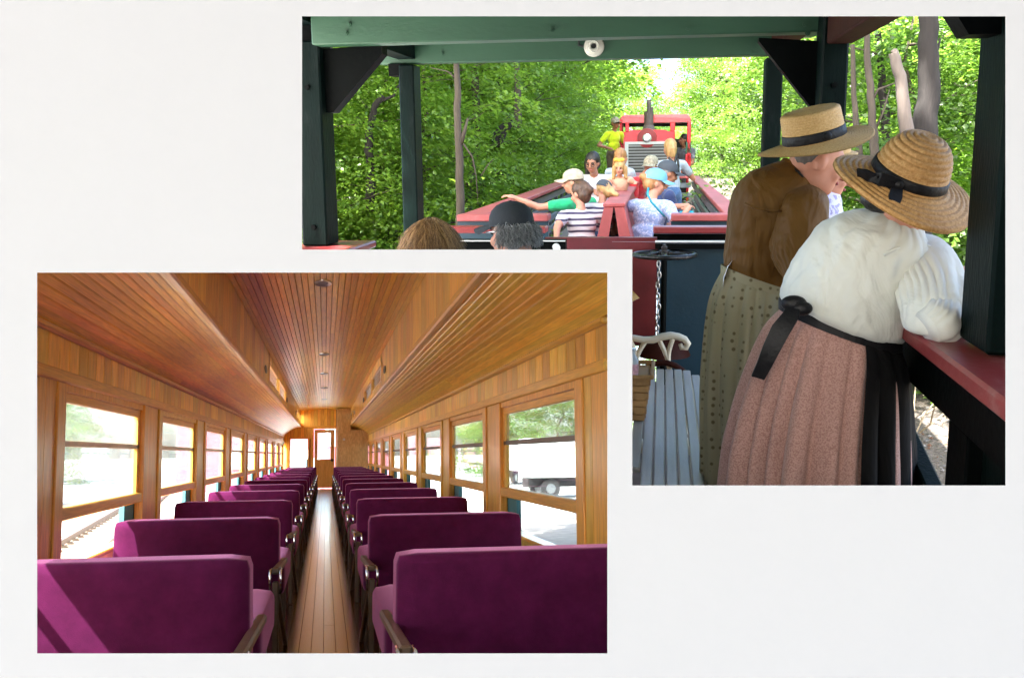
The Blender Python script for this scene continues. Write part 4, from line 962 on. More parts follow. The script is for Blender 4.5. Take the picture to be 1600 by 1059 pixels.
def tree_proto(kind, W, loc, lab, grp, meshes, sc=1.0, rz=0.0, name='tree'):
    t = thing(name, lab, 'tree', W, loc, rz, grp); t.scale = (sc, sc, sc)
    link('trunk', meshes[0], t); link('crown', meshes[1], t)
    return t
TM = [tree_meshes(11, 4.2, 0.06, 1.7, 165, 140, 0.072, M_LEAF, 0.07), tree_meshes(12, 4.6, 0.05, 1.9, 180, 140, 0.072, M_LEAF, 0.08),
      tree_meshes(13, 3.8, 0.04, 1.5, 150, 140, 0.07, M_LEAF, 0.05), tree_meshes(14, 5.0, 0.05, 1.9, 180, 140, 0.072, M_LEAF2, 0.08), tree_meshes(15, 4.4, 0.04, 1.7, 165, 140, 0.07, M_LEAF2, 0.06)]
GRPS = {'L': ('bright green leafy tree in the woods left of the train', 'trees left of the train'),
        'R': ('deep green leafy tree lining the path right of the locomotive', 'trees right of the locomotive'),
        'W': ('leafy tree in the woods seen past the two straw hats', 'trees beyond the women'),
        'F': ('distant leafy tree closing the view beyond the locomotive', 'trees beyond the locomotive')}
rng = random.Random(21)
RANKS = ((14, 'front rank'), (17, 'second rank'), (21.5, 'third rank'), (25.5, 'fourth rank'), (32, 'fifth rank'), (41, 'far rank'), (999, 'farthest rank'))
def plant(key, x, y, z, v, sc):
    lab, grp = GRPS[key]; rk = next(r for m, r in RANKS if y < m)
    tree_proto(None, W_WOODS, (x, y, z), f'{lab}, {rk}', f'{grp}, {rk}', TM[v], sc, rng.random() * 6.28)
# left wall of trees
for y, x0, x1, st in ((12.6, -5.6, -3.5, 1.0), (15.5, -6.8, -3.9, 1.2), (19, -7.4, -3.7, 1.25), (23, -7.0, -3.5, 1.4), (28, -6.8, -3.3, 1.5), (35, -6.5, -3.1, 1.6), (45, -6.0, -2.9, 1.7), (60, -6, -2.8, 1.9)):
    x = x1
    while x > x0:
        plant('L' if y < 55 else 'F', x + rng.gauss(0, .25), y + rng.gauss(0, .6), -1.75, rng.choice((0, 1, 2)), rng.uniform(0.85, 1.15) * (1 + max(0, y - 25) * 0.010)); x -= st
# right wall
for y, x0, x1, st in ((21, 4.4, 7.5, 1.4), (25, 4.0, 7.5, 1.5), (30, 3.6, 7, 1.6), (37, 3.2, 7, 1.7), (46, 2.5, 7, 2.0), (60, 2.7, 8, 2.2)):
    x = x0
    while x < x1:
        plant('R' if y < 55 else 'F', x + rng.gauss(0, .2), y + rng.gauss(0, .6), -1.5, rng.choice((3, 4, 3)), rng.uniform(0.9, 1.15) * (1 + max(0, y - 25) * 0.012)); x += st
# woods beyond the women
for y, x0, x1, st in ((10.5, 2.7, 4.6, 1.0), (13, 3.0, 5.6, 1.1), (16, 3.8, 7.0, 1.2), (19, 4.2, 8, 1.4)):
    x = x0
    while x < x1:
        plant('W', x + rng.gauss(0, .2), y + rng.gauss(0, .5), -2.3 + max(0, y - 14) * .08, rng.choice((1, 3, 4, 2)), rng.uniform(0.7, 1.0)); x += st

# tall canopy trees on the left that keep the line in shade
TALL = tree_meshes(41, 11.0, 0.42, 3.0, 255, 40, 0.17, M_LEAF, 0.09, (0.5, 1.0))
for k, (x, y) in enumerate(((-3.3, 5.6), (-4.3, 7.6), (-3.3, 9.8), (-4.4, 12.0), (-3.4, 14.2), (-4.4, 16.6), (-3.5, 19.2), (-4.4, 22.5), (-3.6, 26), (-4.6, 31), (-3.8, 37))):
    tree_proto(None, W_WOODS, (x, y, -0.06 * y if y < 8.6 else -0.105 * y), 'tall straight-trunked tree whose crown spreads above the view left of the train', 'tall canopy trees left of the train', TALL, rng.uniform(.9, 1.1), rng.random() * 6.28)

# trunks that stand out
def bole(name, lab, pix, d, rad, mat, branches=(), cat='tree'):
    pts = [at(px, py, d) for px, py in pix]; base = pts[0].copy()
    t = thing(name, lab, cat, W_WOODS, base)
    k = len(pts); radii = [rad * (1 - 0.45 * i / (k - 1)) for i in range(k)]
    fine = []; fr = []
    for i in range(k - 1):
        for q in range(4): fine.append(pts[i].lerp(pts[i + 1], q / 4) - base + Vector((rng.gauss(0, rad * .1), 0, 0))); fr.append(radii[i] + (radii[i + 1] - radii[i]) * q / 4)
    fine.append(pts[-1] - base); fr.append(radii[-1])
    vv = []; rr = []
    for i in range((len(fine) - 1) * 3 + 1):
        u = i / 3; k0 = min(int(u), len(fine) - 2); vv.append(fine[k0].lerp(fine[k0 + 1], u - k0)); rr.append(fr[k0] + (fr[k0 + 1] - fr[k0]) * (u - k0))
    tb = MB().tube(vv, rr, 22); so = rng.random() * 9
    tb.v = [tuple(Vector(p) + (Vector(p) - vv[min(i // 22, len(vv) - 1)]) * (.13 * noise.noise(Vector((p[0] * 16 / rad * .05, p[1] * 16 / rad * .05, p[2] * 2.5 + so))) + .05 * noise.noise(Vector((p[0] * 60, p[1] * 60, p[2] * 7 + so))))) for i, p in enumerate(tb.v)]
    tb.v = [tuple(Vector(p) + (Vector(p) - vv[min(i // 22, len(vv) - 1)]) * (.10 * abs(math.sin((i % 22) * 1.43 + 2.2 * noise.noise(Vector((0, so, p[2] * 3))))) - .05)) for i, p in enumerate(tb.v)]
    tb.build('trunk', mat, t, True)
    for pp, r0 in branches:
        b = [at(px, py, d) - base for px, py in pp]; MB().tube(b, [r0 * (1 - .7 * i / (len(b) - 1)) for i in range(len(b))], 7).build('branch', mat, t, True)
    return t
bole('tree', 'slim grey trunk with a broken orange stub left of the capped man', [(720, 400), (719, 330), (718, 230), (714, 150), (712, 60)], 11.6, 0.055, M_BARK,
     [([(719, 225), (726, 205), (731, 185)], 0.035), ([(714, 125), (700, 112), (672, 106)], 0.012), ([(724, 225), (738, 245), (744, 275), (747, 320)], 0.012), ([(752, 275), (762, 258), (772, 248)], 0.008)])
bole('tree', 'thin leaning dark trunk between the two left posts', [(578, 330), (579, 260), (576, 210), (586, 165), (598, 150)], 12.3, 0.06, M_BARKD, [([(576, 215), (568, 190), (553, 180)], 0.015), ([(590, 160), (615, 150), (626, 128)], 0.025)])
bole('tree', 'pale upper trunk showing left of the locomotive near the beam', [(809, 200), (809, 140), (808, 60)], 18, 0.07, M_BARK)
bole('tree', 'dark fallen trunk among the leaves left of the gondola car', [(772, 222), (786, 205), (800, 180)], 15, 0.10, M_BARKD)
bole('tree', 'massive dark trunk with vines above the nearer straw hat', [(1434, 420), (1440, 300), (1446, 180), (1452, 90), (1446, 0)], 8.6, 0.115, M_BARKD,
     [([(1434, 260), (1444, 190), (1456, 120), (1469, 60)], 0.028), ([(1452, 205), (1448, 160), (1462, 110), (1458, 60)], 0.008), ([(1441, 240), (1455, 190), (1465, 150), (1470, 95)], 0.007)])
bole('dead_tree', 'bleached broken snag with a jagged top beside the massive dark trunk', [(1432, 420), (1424, 260), (1414, 180), (1406, 120), (1396, 82)], 8.2, 0.062, M_SNAG, [([(1396, 84), (1400, 79), (1402, 78)], 0.03)], cat='dead tree')
bole('tree', 'slender pale trunk right of the dark green end post', [(1352, 300), (1342, 230), (1334, 150), (1332, 70)], 8.9, 0.03, M_BARK)
bole('tree', 'forked slender grey trunk above the two straw hats', [(1374, 300), (1366, 230), (1361, 150), (1354, 90), (1356, 40)], 8.8, 0.038, M_BARK, [([(1362, 160), (1372, 140), (1404, 128)], 0.014), ([(1367, 205), (1380, 175), (1390, 140)], 0.012)])
bole('tree', 'thin grey trunk half hidden behind the two slender ones', [(1390, 290), (1384, 200), (1378, 120), (1372, 50)], 10.5, 0.05, M_BARKD)
# trees that close the cutting beyond the locomotive, and trees round the yard
for (x, y, sc) in ((-2.2, 72, 1.5), (-1.4, 88, 1.35), (2.4, 70, 1.7), (2.9, 84, 1.9), (0.6, 96, 1.2), (-0.4, 105, 1.25), (1.7, 100, 1.5)): plant('F', x, y, -1.5, rng.choice((0, 1, 2)), sc)
for k, (x, y, sc) in enumerate(((15, 96, 2.6), (21, 90, 2.4), (27, 98, 2.8), (19, 112, 3.0), (33, 90, 2.5), (-22, 92, 2.0), (-29, 96, 2.2), (-36, 90, 2.1), (-26, 104, 2.3))):
    tree_proto(None, Matrix.Identity(4), (x, y, 0), 'pale tree beyond the railway yard, seen through the ' + ('right' if x > 0 else 'left') + ' coach windows', 'trees beyond the yard, ' + ('right' if x > 0 else 'left'), TM[3 + k % 2], sc, rng.random() * 6)
# far woods: one mass closing the gaps
def mass(name, lab, fn, n, size, seed, mat):
    rg = random.Random(seed); sp = [(Vector(fn(rg)), rg.uniform(.7, 1.5), Vector((0, 0, 1))) for _ in range(n)]
    o = link(name, leaves_mesh(name, sp, rg, mat, 34, size)); o.matrix_world = W_WOODS.copy()
    return tag(o, lab, kind='stuff')
def fL(r):
    y = r.uniform(26, 80); return (-3.4 - 5 * r.random(), y, -1.6 + (3.5 + y * .07) * r.random())
def fR(r):
    y = r.uniform(24, 85); return (3.4 + 7 * r.random(), y, -1.2 + (3.5 + y * .08) * r.random())
mass('far_woods', 'dense bright woods far off left of the track', fL, 700, 0.32, 5, M_LEAF)
mass('far_woods', 'dense green woods far off right of the track', fR, 800, 0.32, 6, M_LEAF2)
def fN(r):
    y = r.uniform(14, 22); return (-4.5 - 3.2 * r.random(), y, -1.6 + 3.6 * r.random())
mass('far_woods', 'thick bright undergrowth in the woods behind the left posts', fN, 260, 0.2, 8, M_LEAF)
def fU(r):
    y = r.uniform(9.5, 24); x = 2.0 + y * 0.06 + (4.5 + y * .15) * r.random(); return (x, y, -2.3 + max(0, y - 14) * .08 + (0.15 + 0.9 * r.random() ** 2) )
mass('undergrowth', 'low leafy undergrowth on the bank beyond the women', fU, 420, 0.11, 9, M_LEAF2)
def fW(r):
    y = r.uniform(20, 30); return (4.0 + 7 * r.random(), y, -1.8 + 5 * r.random())
mass('far_woods', 'deep green woods far behind the women', fW, 420, 0.24, 10, M_LEAF)
# brush along the path
rb = random.Random(31); mb = MB()
for k in range(420):
    y = rb.uniform(8, 30); x = 2.3 + y * .02 + rb.gauss(0, .35); z = GZR + max(0, min(1, (y - 14) / 10)) * .95
    p = Vector((x, y, z)); e = p + Vector((rb.gauss(0, .35), rb.gauss(0, .35), rb.uniform(.15, .6))); mb.tube([p, p.lerp(e, .5) + Vector((0, 0, .05)), e], [.009, .006, .002], 3, False)
o = mb.build('dry_brush', paint('dry_twigs', (0.32, 0.26, 0.17), rough=0.9, var=0.3)); o.matrix_world = W_WOODS.copy(); tag(o, 'dry twigs and brush along the path edge', kind='stuff')

# ---------------------------------------------------------------- people
def skin_mat(name, col):
    m, nt, b = newmat(name); N, L = nt.nodes, nt.links; setp(b, rough=0.5, spec=0.35)
    tc = N.new('ShaderNodeTexCoord'); n1 = N.new('ShaderNodeTexNoise'); n1.inputs['Scale'].default_value = 14; n1.inputs['Detail'].default_value = 4; L.new(tc.outputs['Object'], n1.inputs['Vector'])
    mx = N.new('ShaderNodeMix'); mx.data_type = 'RGBA'; L.new(n1.outputs[0], mx.inputs[0]); mx.inputs[6].default_value = (*col, 1); mx.inputs[7].default_value = (col[0] * 0.92, col[1] * 0.72, col[2] * 0.66, 1)
    L.new(mx.outputs[2], b.inputs['Base Color']); MATS[name] = m; return m
def cloth(name, col, var=0.1, shn=0.25, folds=0.6, fscale=9.0, stripe=None, print_=None, pscale=60, rough=0.85, stretch=(1, 1, 1), thr=(0.52, 0.6)):
    """woven cloth with soft creases; stripe = (colour, scale, axis), print_ = colour of a small all-over print"""
    m, nt, b = newmat(name); N, L = nt.nodes, nt.links; setp(b, rough=rough, spec=0.15, sheen=shn, sheenr=0.5)
    tc = N.new('ShaderNodeTexCoord'); n1 = N.new('ShaderNodeTexNoise'); n1.inputs['Scale'].default_value = 7; n1.inputs['Detail'].default_value = 5; L.new(tc.outputs['Object'], n1.inputs['Vector'])
    mr = N.new('ShaderNodeMapRange'); mr.inputs[1].default_value = .25; mr.inputs[2].default_value = .75; mr.inputs[3].default_value = 1 - var; mr.inputs[4].default_value = 1 + var; L.new(n1.outputs[0], mr.inputs[0])
    mx = N.new('ShaderNodeMix'); mx.data_type = 'RGBA'; mx.blend_type = 'MULTIPLY'; mx.inputs[0].default_value = 1; mx.inputs[6].default_value = (*col, 1); L.new(mr.outputs[0], mx.inputs[7]); out = mx.outputs[2]
    if stripe:
        w = N.new('ShaderNodeTexWave'); w.bands_direction = stripe[2]; w.inputs['Scale'].default_value = stripe[1]; w.inputs['Distortion'].default_value = 1.2; w.inputs['Detail'].default_value = 1; L.new(tc.outputs['Object'], w.inputs['Vector'])
        r = N.new('ShaderNodeMapRange'); r.inputs[1].default_value = .62; r.inputs[2].default_value = .72; L.new(w.outputs['Fac'], r.inputs[0])
        m2 = N.new('ShaderNodeMix'); m2.data_type = 'RGBA'; L.new(r.outputs[0], m2.inputs[0]); L.new(out, m2.inputs[6]); m2.inputs[7].default_value = (*stripe[0], 1); out = m2.outputs[2]
    if print_:
        v = N.new('ShaderNodeTexNoise'); v.inputs['Scale'].default_value = pscale; v.inputs['Detail'].default_value = 2; L.new(tc.outputs['Object'], v.inputs['Vector'])
        r = N.new('ShaderNodeMapRange'); r.inputs[1].default_value = thr[0]; r.inputs[2].default_value = thr[1]; L.new(v.outputs[0], r.inputs[0])
        m2 = N.new('ShaderNodeMix'); m2.data_type = 'RGBA'; L.new(r.outputs[0], m2.inputs[0]); L.new(out, m2.inputs[6]); m2.inputs[7].default_value = (*print_, 1); out = m2.outputs[2]
    L.new(out, b.inputs['Base Color'])
    mp = N.new('ShaderNodeMapping'); mp.inputs['Scale'].default_value = stretch; L.new(tc.outputs['Object'], mp.inputs[0])
    f1 = N.new('ShaderNodeTexNoise'); f1.inputs['Scale'].default_value = fscale; f1.inputs['Detail'].default_value = 3; f1.inputs['Distortion'].default_value = 1.2; L.new(mp.outputs[0], f1.inputs['Vector'])
    bp = N.new('ShaderNodeBump'); bp.inputs['Strength'].default_value = folds; bp.inputs['Distance'].default_value = 0.03; L.new(f1.outputs[0], bp.inputs['Height'])
    f2 = N.new('ShaderNodeTexNoise'); f2.inputs['Scale'].default_value = 400; L.new(tc.outputs['Object'], f2.inputs['Vector'])
    b2 = N.new('ShaderNodeBump'); b2.inputs['Strength'].default_value = 0.12; b2.inputs['Distance'].default_value = 0.002; L.new(f2.outputs[0], b2.inputs['Height']); L.new(bp.outputs[0], b2.inputs['Normal']); L.new(b2.outputs[0], b.inputs['Normal'])
    MATS[name] = m; return m
def hair_mat(name, col):
    return paint(name, col, rough=0.45, var=0.45, scale=30, bump=0.6, bscale=90, stretch=(1, 1, 0.25))
SK = skin_mat('fair_skin', (0.52, 0.27, 0.185)); SK2 = skin_mat('tan_skin', (0.36, 0.18, 0.115))

def frame_of(d, up=(0, 0, 1)):
    d = Vector(d).normalized(); r = d.cross(Vector(up)).normalized(); u = r.cross(d)
    return Matrix((r, d, u)).transposed()
def cap_shape(mb, a, b, ra, rb, n=12):
    a, b = Vector(a), Vector(b); d = (b - a).normalized()
    pts, rad = [], []
    for k in range(5): t = R(90) * (1 - k / 4); pts.append(a - d * ra * math.sin(t)); rad.append(max(ra * math.cos(t), 0.001))
    for k in range(5): t = R(90) * k / 4; pts.append(b + d * rb * math.sin(t)); rad.append(max(rb * math.cos(t), 0.001))
    mb.tube(pts, rad, n)
TMP = bpy.data.scenes.new('shaping')       # a bench of its own, so that only the figure being shaped is evaluated
def blob(prims, voxel, smooth, mats, name, parent, disp=None):
    """one continuous skin over tapered limbs and ellipsoids; prims: ('c', a, b, ra, rb, mat) or ('e', centre, radii, mat, matrix)"""
    mb = MB()
    for p in prims:
        if p[0] == 'c': cap_shape(mb, p[1], p[2], p[3], p[4])
        else: mb.ell(p[1], p[2], p[4] if len(p) > 4 else None, 16, 10)
    me = mb.mesh('tmp', mats[0]); o = bpy.data.objects.new('tmp', me); TMP.collection.objects.link(o)
    rm = o.modifiers.new('r', 'REMESH'); rm.mode = 'VOXEL'; rm.voxel_size = voxel
    sm = o.modifiers.new('s', 'SMOOTH'); sm.iterations = smooth; sm.factor = 0.5
    with bpy.context.temp_override(scene=TMP, view_layer=TMP.view_layers[0]):
        dg = bpy.context.evaluated_depsgraph_get()
    dg.update()
    m2 = bpy.data.meshes.new_from_object(o.evaluated_get(dg)); bpy.data.objects.remove(o); bpy.data.meshes.remove(me)
    m2.name = name; m2.materials.clear()
    for m in mats: m2.materials.append(m)
    nf = len(m2.polygons); c = np.empty(nf * 3); m2.polygons.foreach_get('center', c); c = c.reshape(-1, 3)
    best = np.full(nf, 1e9); idx = np.zeros(nf, int)
    for p in prims:
        if p[0] == 'c':
            a, b = np.array(p[1]), np.array(p[2]); d = b - a; l2 = max(d @ d, 1e-9); t = np.clip(((c - a) @ d) / l2, 0, 1)
            dist = np.linalg.norm(c - (a + t[:, None] * d), axis=1) - (p[3] + (p[4] - p[3]) * t); mt = p[5]
        else:
            q = c - np.array(p[1])
            if len(p) > 4 and p[4] is not None: q = q @ np.array(p[4])
            rr = np.array(p[2]); k = np.linalg.norm(q / rr, axis=1); dist = (k - 1) * rr.min(); mt = p[3]
        w = dist < best; best[w] = dist[w]; idx[w] = mt
    m2.polygons.foreach_set('material_index', idx.astype(np.int32)); m2.polygons.foreach_set('use_smooth', [True] * nf)
    if disp:
        nv = len(m2.vertices); co = np.empty(nv * 3); no = np.empty(nv * 3)
        m2.vertices.foreach_get('co', co); m2.vertices.foreach_get('normal', no)
        dv = np.array([disp(Vector(co[3 * k:3 * k + 3])) for k in range(nv)])
        m2.vertices.foreach_set('co', co + no * np.repeat(dv, 3))
    m2.update()
    return link(name, m2, parent)

def ik(a, h, l1, l2, hint):
    a, h = Vector(a), Vector(h); d = h - a; L_ = min(d.length, (l1 + l2) * 0.995); d.normalize()
    x = (l1 * l1 - l2 * l2 + L_ * L_) / (2 * L_); y = math.sqrt(max(l1 * l1 - x * x, 0))
    hn = Vector(hint); hn = (hn - d * hn.dot(d)).normalized()
    return a + d * x + hn * y, a + d * L_
def hand_prims(w, d, palm_n, s=1.0, m=0):
    """palm, four unequal bent fingers, thumb from the side near the wrist"""
    d = Vector(d).normalized(); n = Vector(palm_n); n = (n - d * n.dot(d)).normalized(); e = d.cross(n)
    P = [('c', w, w + d * .055 * s, .024 * s, .028 * s, m), ('c', w + e * .016 * s, w + d * .065 * s + e * .024 * s, .018 * s, .016 * s, m), ('c', w - e * .016 * s, w + d * .06 * s - e * .024 * s, .018 * s, .015 * s, m)]
    for k, ln in enumerate((.062, .075, .07, .055)):
        b = w + d * .075 * s + e * (.028 - .019 * k) * s; mid = b + d * ln * .55 * s + n * .012 * s; P += [('c', b, mid, .0095 * s, .009 * s, m), ('c', mid, mid + (d * .6 + n * .8).normalized() * ln * .5 * s, .009 * s, .0075 * s, m)]
    tb = w + d * .02 * s + e * .028 * s; P += [('c', tb, tb + (d * .6 + e * .8) * .04 * s, .012 * s, .011 * s, m), ('c', tb + (d * .6 + e * .8) * .04 * s, tb + (d * .95 + e * .6) * .07 * s, .0105 * s, .008 * s, m)]
    return P
def head_prims(c, Fm, s=1.0, m=0):
    """Fm: columns right / facing / up"""
    T = lambda x, y, z: Vector(c) + Fm @ Vector((x * s, y * s, z * s))
    return [('e', T(0, -.012, .022), (.076 * s, .094 * s, .098 * s), m, Fm), ('e', T(0, .022, -.045), (.058 * s, .068 * s, .075 * s), m, Fm), ('e', T(0, .058, -.085), (.028 * s, .026 * s, .024 * s), m, Fm),
            ('c', T(0, .088, .012), T(0, .108, -.028), .010 * s, .0165 * s, m), ('c', T(-.03, .074, .03), T(.03, .074, .03), .014 * s, .014 * s, m),
            ('e', T(-.078, -.005, -.01), (.010 * s, .02 * s, .03 * s), m, Fm), ('e', T(.078, -.005, -.01), (.010 * s, .02 * s, .03 * s), m, Fm),
            ('e', T(-.035, .062, -.03), (.026 * s, .022 * s, .026 * s), m, Fm), ('e', T(.035, .062, -.03), (.026 * s, .022 * s, .026 * s), m, Fm)]
M_EYE = paint('dark_eye', (0.02, 0.013, 0.01), rough=0.2, var=0, bump=0); M_LIP = paint('lips', (0.36, 0.10, 0.09), rough=0.4, var=0.05); M_BROW = paint('brow', (0.07, 0.045, 0.03), rough=0.8)
def face(c, Fm, s, parent, lip=True):
    T = lambda x, y, z: Vector(c) + Fm @ Vector((x * s, y * s, z * s))
    for q in (-1, 1):
        MB().ell(T(q * .032, .083, .006), (.012 * s, .006 * s, .0065 * s), Fm, 10, 6).build('eye', M_EYE, parent, True)
        MB().tube([T(q * .016, .092, .026), T(q * .034, .091, .031), T(q * .05, .08, .026)], .0045 * s, 6).build('eyebrow', M_BROW, parent, True)
    if lip: MB().ell(T(0, .088, -.057), (.023 * s, .009 * s, .0075 * s), Fm, 12, 6).build('mouth', M_LIP, parent, True)
def cap_hat(c, Fm, s, mat, parent, bill_mat=None, bill=True, name='cap', bl=1.0):
    T = lambda x, y, z: Vector(c) + Fm @ Vector((x * s, y * s, z * s))
    M = Matrix.Translation(T(0, -.008, .045)) @ (Fm.to_4x4() @ Matrix.Diagonal((.088 * s, .107 * s, .088 * s, 1)))
    h = MB().lathe([(1.0, -.18), (1.01, 0), (.97, .3), (.86, .58), (.62, .83), (.3, .97), (.07, 1.0), (.06, 1.03), (0, 1.035)], 24, M).build(name, mat, parent, True)
    if bill:
        rings = []
        for k in range(9):
            a = R(-62) + R(124) * k / 8; x = math.sin(a); ins = (x * .085, .10 * math.cos(a) - .005); o_ = (x * .094, .10 * math.cos(a) + .085 * bl * math.cos(a) ** .7)
            dz = -.018 * x * x; rings.append([T(ins[0], ins[1], .045 + dz), T(o_[0], o_[1], .032 - .02 * (bl - 1) + dz * 1.6), T(o_[0], o_[1], .026 - .02 * (bl - 1) + dz * 1.6), T(ins[0], ins[1], .036 + dz)])
        MB().loft(rings).build('bill', bill_mat or mat, h, 50)
    return h
def hair(c, Fm, s, mat, parent, extra=(), back=.10, low=.10):
    T = lambda x, y, z: Vector(c) + Fm @ Vector((x * s, y * s, z * s))
    P = [('e', T(0, -.022, .04), (.088 * s, .098 * s, .098 * s), 0, Fm), ('e', T(0, -.05, -.02), (.084 * s, .07 * s, low * s), 0, Fm)]
    P += [('c', T(*a), T(*b), ra * s, rb * s, 0) for a, b, ra, rb in extra]
    return blob(P, .014 * s, 3, [mat], 'hair', parent, lambda v: .004 * s * noise.noise(v * 60) + .005 * s * noise.noise(Vector((v.x * 90, v.y * 90, v.z * 14))))

def sitter(label, hip, yaw, lean, shirt, pants, skin=SK, s=1.0, head_yaw=None, head_pitch=0.0, roll=0.0, hands=(None, None), hints=((-.6, -.4, -.6), (.6, -.4, -.6)), standing=False, girth=1.0, sleeve=.55, head_at=None, groups=None):
    """a person from the hips up with thighs; yaw 0 faces ahead (away), lean tips the torso forward"""
    Y = Matrix.Rotation(yaw, 3, 'Z'); To = Y @ Matrix.Rotation(-lean, 3, 'X') @ Matrix.Rotation(roll, 3, 'Y')
    hip = Vector(hip)
    if head_at is not None: hip = Vector(head_at) - To @ Vector((0, .04 * s, .66 * s))
    t = thing('person', label, 'person', W_WOODS, hip, 0, groups)
    L_ = lambda x, y, z: To @ Vector((x * s, y * s, z * s))
    g = girth
    sh = .155 * (0.6 + .4 * g)
    P = [('e', Y @ Vector((0, 0, .02)) * 1, (.165 * s * g, .135 * s * g, .13 * s), 2, Y), ('e', L_(0, .01, .17), (.15 * s * g, .115 * s * g, .16 * s), 1, To), ('e', L_(0, 0, .34), (.155 * s * (.5 + .5 * g), .11 * s * (.5 + .5 * g), .16 * s), 1, To),
         ('c', L_(-sh, 0, .44), L_(sh, 0, .44), .062 * s, .062 * s, 1), ('c', L_(0, 0, .47), L_(0, .012, .56), .052 * s, .046 * s, 0)]
    hc = L_(0, .035, .665) if head_at is None else Vector(head_at) - hip
    P += [('c', L_(0, .005, .50), hc - Vector((0, 0, .05 * s)), .05 * s, .045 * s, 0)]
    hy = yaw if head_yaw is None else head_yaw
    Fm = Matrix.Rotation(hy, 3, 'Z') @ Matrix.Rotation(head_pitch, 3, 'X')
    P += head_prims(hc, Fm, s)
    for q, hd, hint in ((-1, hands[0], hints[0]), (1, hands[1], hints[1])):
        a = L_(q * (sh + .03), 0, .43); h = (L_(q * .12, .36, .1) if hd is None else Vector(hd) - hip)
        e, w = ik(a, h, .29 * s, .25 * s, Y @ Vector(hint)); m_ = a.lerp(e, sleeve)
        P += [('c', a, m_, .066 * s, .06 * s, 1), ('c', m_, e, .045 * s, .039 * s, 0), ('c', e, w, .04 * s, .027 * s, 0)]
        P += hand_prims(w, (w - e), Vector((0, 0, -1)) + Y @ Vector((0, .3, 0)), s)
    for q in (-1, 1):
        if standing:
            k = Y @ Vector((q * .09 * s, .02 * s, -.42 * s)); P += [('c', Y @ Vector((q * .085 * s, 0, -.02 * s)), k, .088 * s * g, .062 * s, 2), ('c', k, k + Y @ Vector((0, -.02 * s, -.33 * s)), .06 * s, .045 * s, 2)]
        else:
            k = Y @ Vector((q * .11 * s, .38 * s, .0)); P += [('c', Y @ Vector((q * .09 * s, 0, -.01 * s)), k, .092 * s * g, .068 * s, 2), ('c', k, k + Vector((0, 0, -.25 * s)), .058 * s, .05 * s, 2)]
    blob(P, .0125 * s, 5, [skin, shirt, pants], 'body', t, lambda v: .005 * noise.noise(v * 13))
    t['_'] = 0; del t['_']
    return t, hc, Fm, s
# colours
C_GREEN = cloth('green_tshirt', (0.02, 0.36, 0.15)); C_STRIPE = cloth('white_and_navy_striped_shirt', (0.62, 0.60, 0.64), stripe=((0.07, 0.06, 0.11), 5.5, 'Z'))
C_WHITE = cloth('white_tshirt', (0.72, 0.70, 0.72)); C_LIME = cloth('lime_safety_shirt', (0.58, 0.75, 0.02)); C_RED = cloth('red_shirt', (0.50, 0.03, 0.04))
C_BLUE = cloth('pale_blue_blouse', (0.28, 0.36, 0.62), print_=(0.52, 0.57, 0.76), pscale=45); C_GREY = cloth('grey_blue_tee', (0.38, 0.45, 0.52)); C_PEACH = cloth('peach_top', (0.62, 0.36, 0.25))
C_JEAN = cloth('blue_jeans', (0.06, 0.12, 0.26), print_=(0.09, 0.17, 0.33), pscale=90); C_DARK = cloth('dark_trousers', (0.04, 0.04, 0.045)); C_KHAKI = cloth('brown_work_trousers', (0.11, 0.085, 0.06)); C_NAVY = cloth('navy_shirt', (0.03, 0.045, 0.12))
C_PATT = cloth('blue_patterned_skirt', (0.45, 0.47, 0.58), print_=(0.10, 0.14, 0.30), pscale=38, thr=(.5, .54))
H_BROWN = hair_mat('brown_hair', (0.075, 0.035, 0.018)); H_DARK = hair_mat('black_hair', (0.014, 0.010, 0.009)); H_BLOND = hair_mat('blond_hair', (0.42, 0.25, 0.10)); H_GREY = hair_mat('grey_hair', (0.22, 0.22, 0.22)); H_STRAW = hair_mat('strawberry_hair', (0.36, 0.17, 0.06))
K_TAN = paint('tan_cap_cloth', (0.42, 0.36, 0.26), rough=0.8, var=0.25, scale=25); K_SLATE = paint('slate_cap_cloth', (0.045, 0.055, 0.07), rough=0.8); K_CHAR = paint('charcoal_cap_cloth', (0.014, 0.018, 0.022), rough=0.85, bump=0.3, bscale=200); K_BLUE = paint('light_blue_cap_cloth', (0.14, 0.36, 0.55), rough=0.7); K_CAMO = paint('camouflage_cap_cloth', (0.30, 0.27, 0.20), rough=0.8, var=0.6, scale=40)
RI = R
# woman in the striped shirt, sitting with her back to us
d = 9.6; hp = at(908, 372, d)
t, hc, Fm, s = sitter('woman in a navy-striped white shirt with brown pinned-up hair seated by the red divider', hp, R(18), R(6), C_STRIPE, C_PATT, s=.92, head_yaw=R(60), head_pitch=R(-18), hands=(at(868, 376, 9.1), at(930, 345, 10.0)), hints=((-.9, -.5, -.2), (.6, 0, -.6)), girth=1.05, head_at=at(906, 303, 9.75))
hair(hc, Fm, s * .98, H_BROWN, t, [((0, -.10, .03), (0.01, -.125, -.0), .05, .045), ((.02, -.06, .1), (0, -.1, .06), .035, .04)])
face(hc, Fm, s, t)
# child in a two-tone cap
t, hc, Fm, s = sitter('blond child in a slate and light blue cap leaning on the striped woman', at(940, 372, 9.9), R(-15), R(10), C_STRIPE, C_JEAN, s=.74, head_yaw=R(70), head_pitch=R(-25), hands=(None, at(955, 330, 10.1)), head_at=at(943, 298, 9.95))
hair(hc, Fm, s * 1.02, H_BLOND, t, [((-.02, -.09, -.05), (-.03, -.15, -.13), .05, .03), ((.0, -.1, -.03), (.03, -.14, -.12), .04, .025)])
cap_hat(hc, Matrix.Rotation(R(-115), 3, 'Z') @ Fm, s * 1.08, K_SLATE, t, K_BLUE)
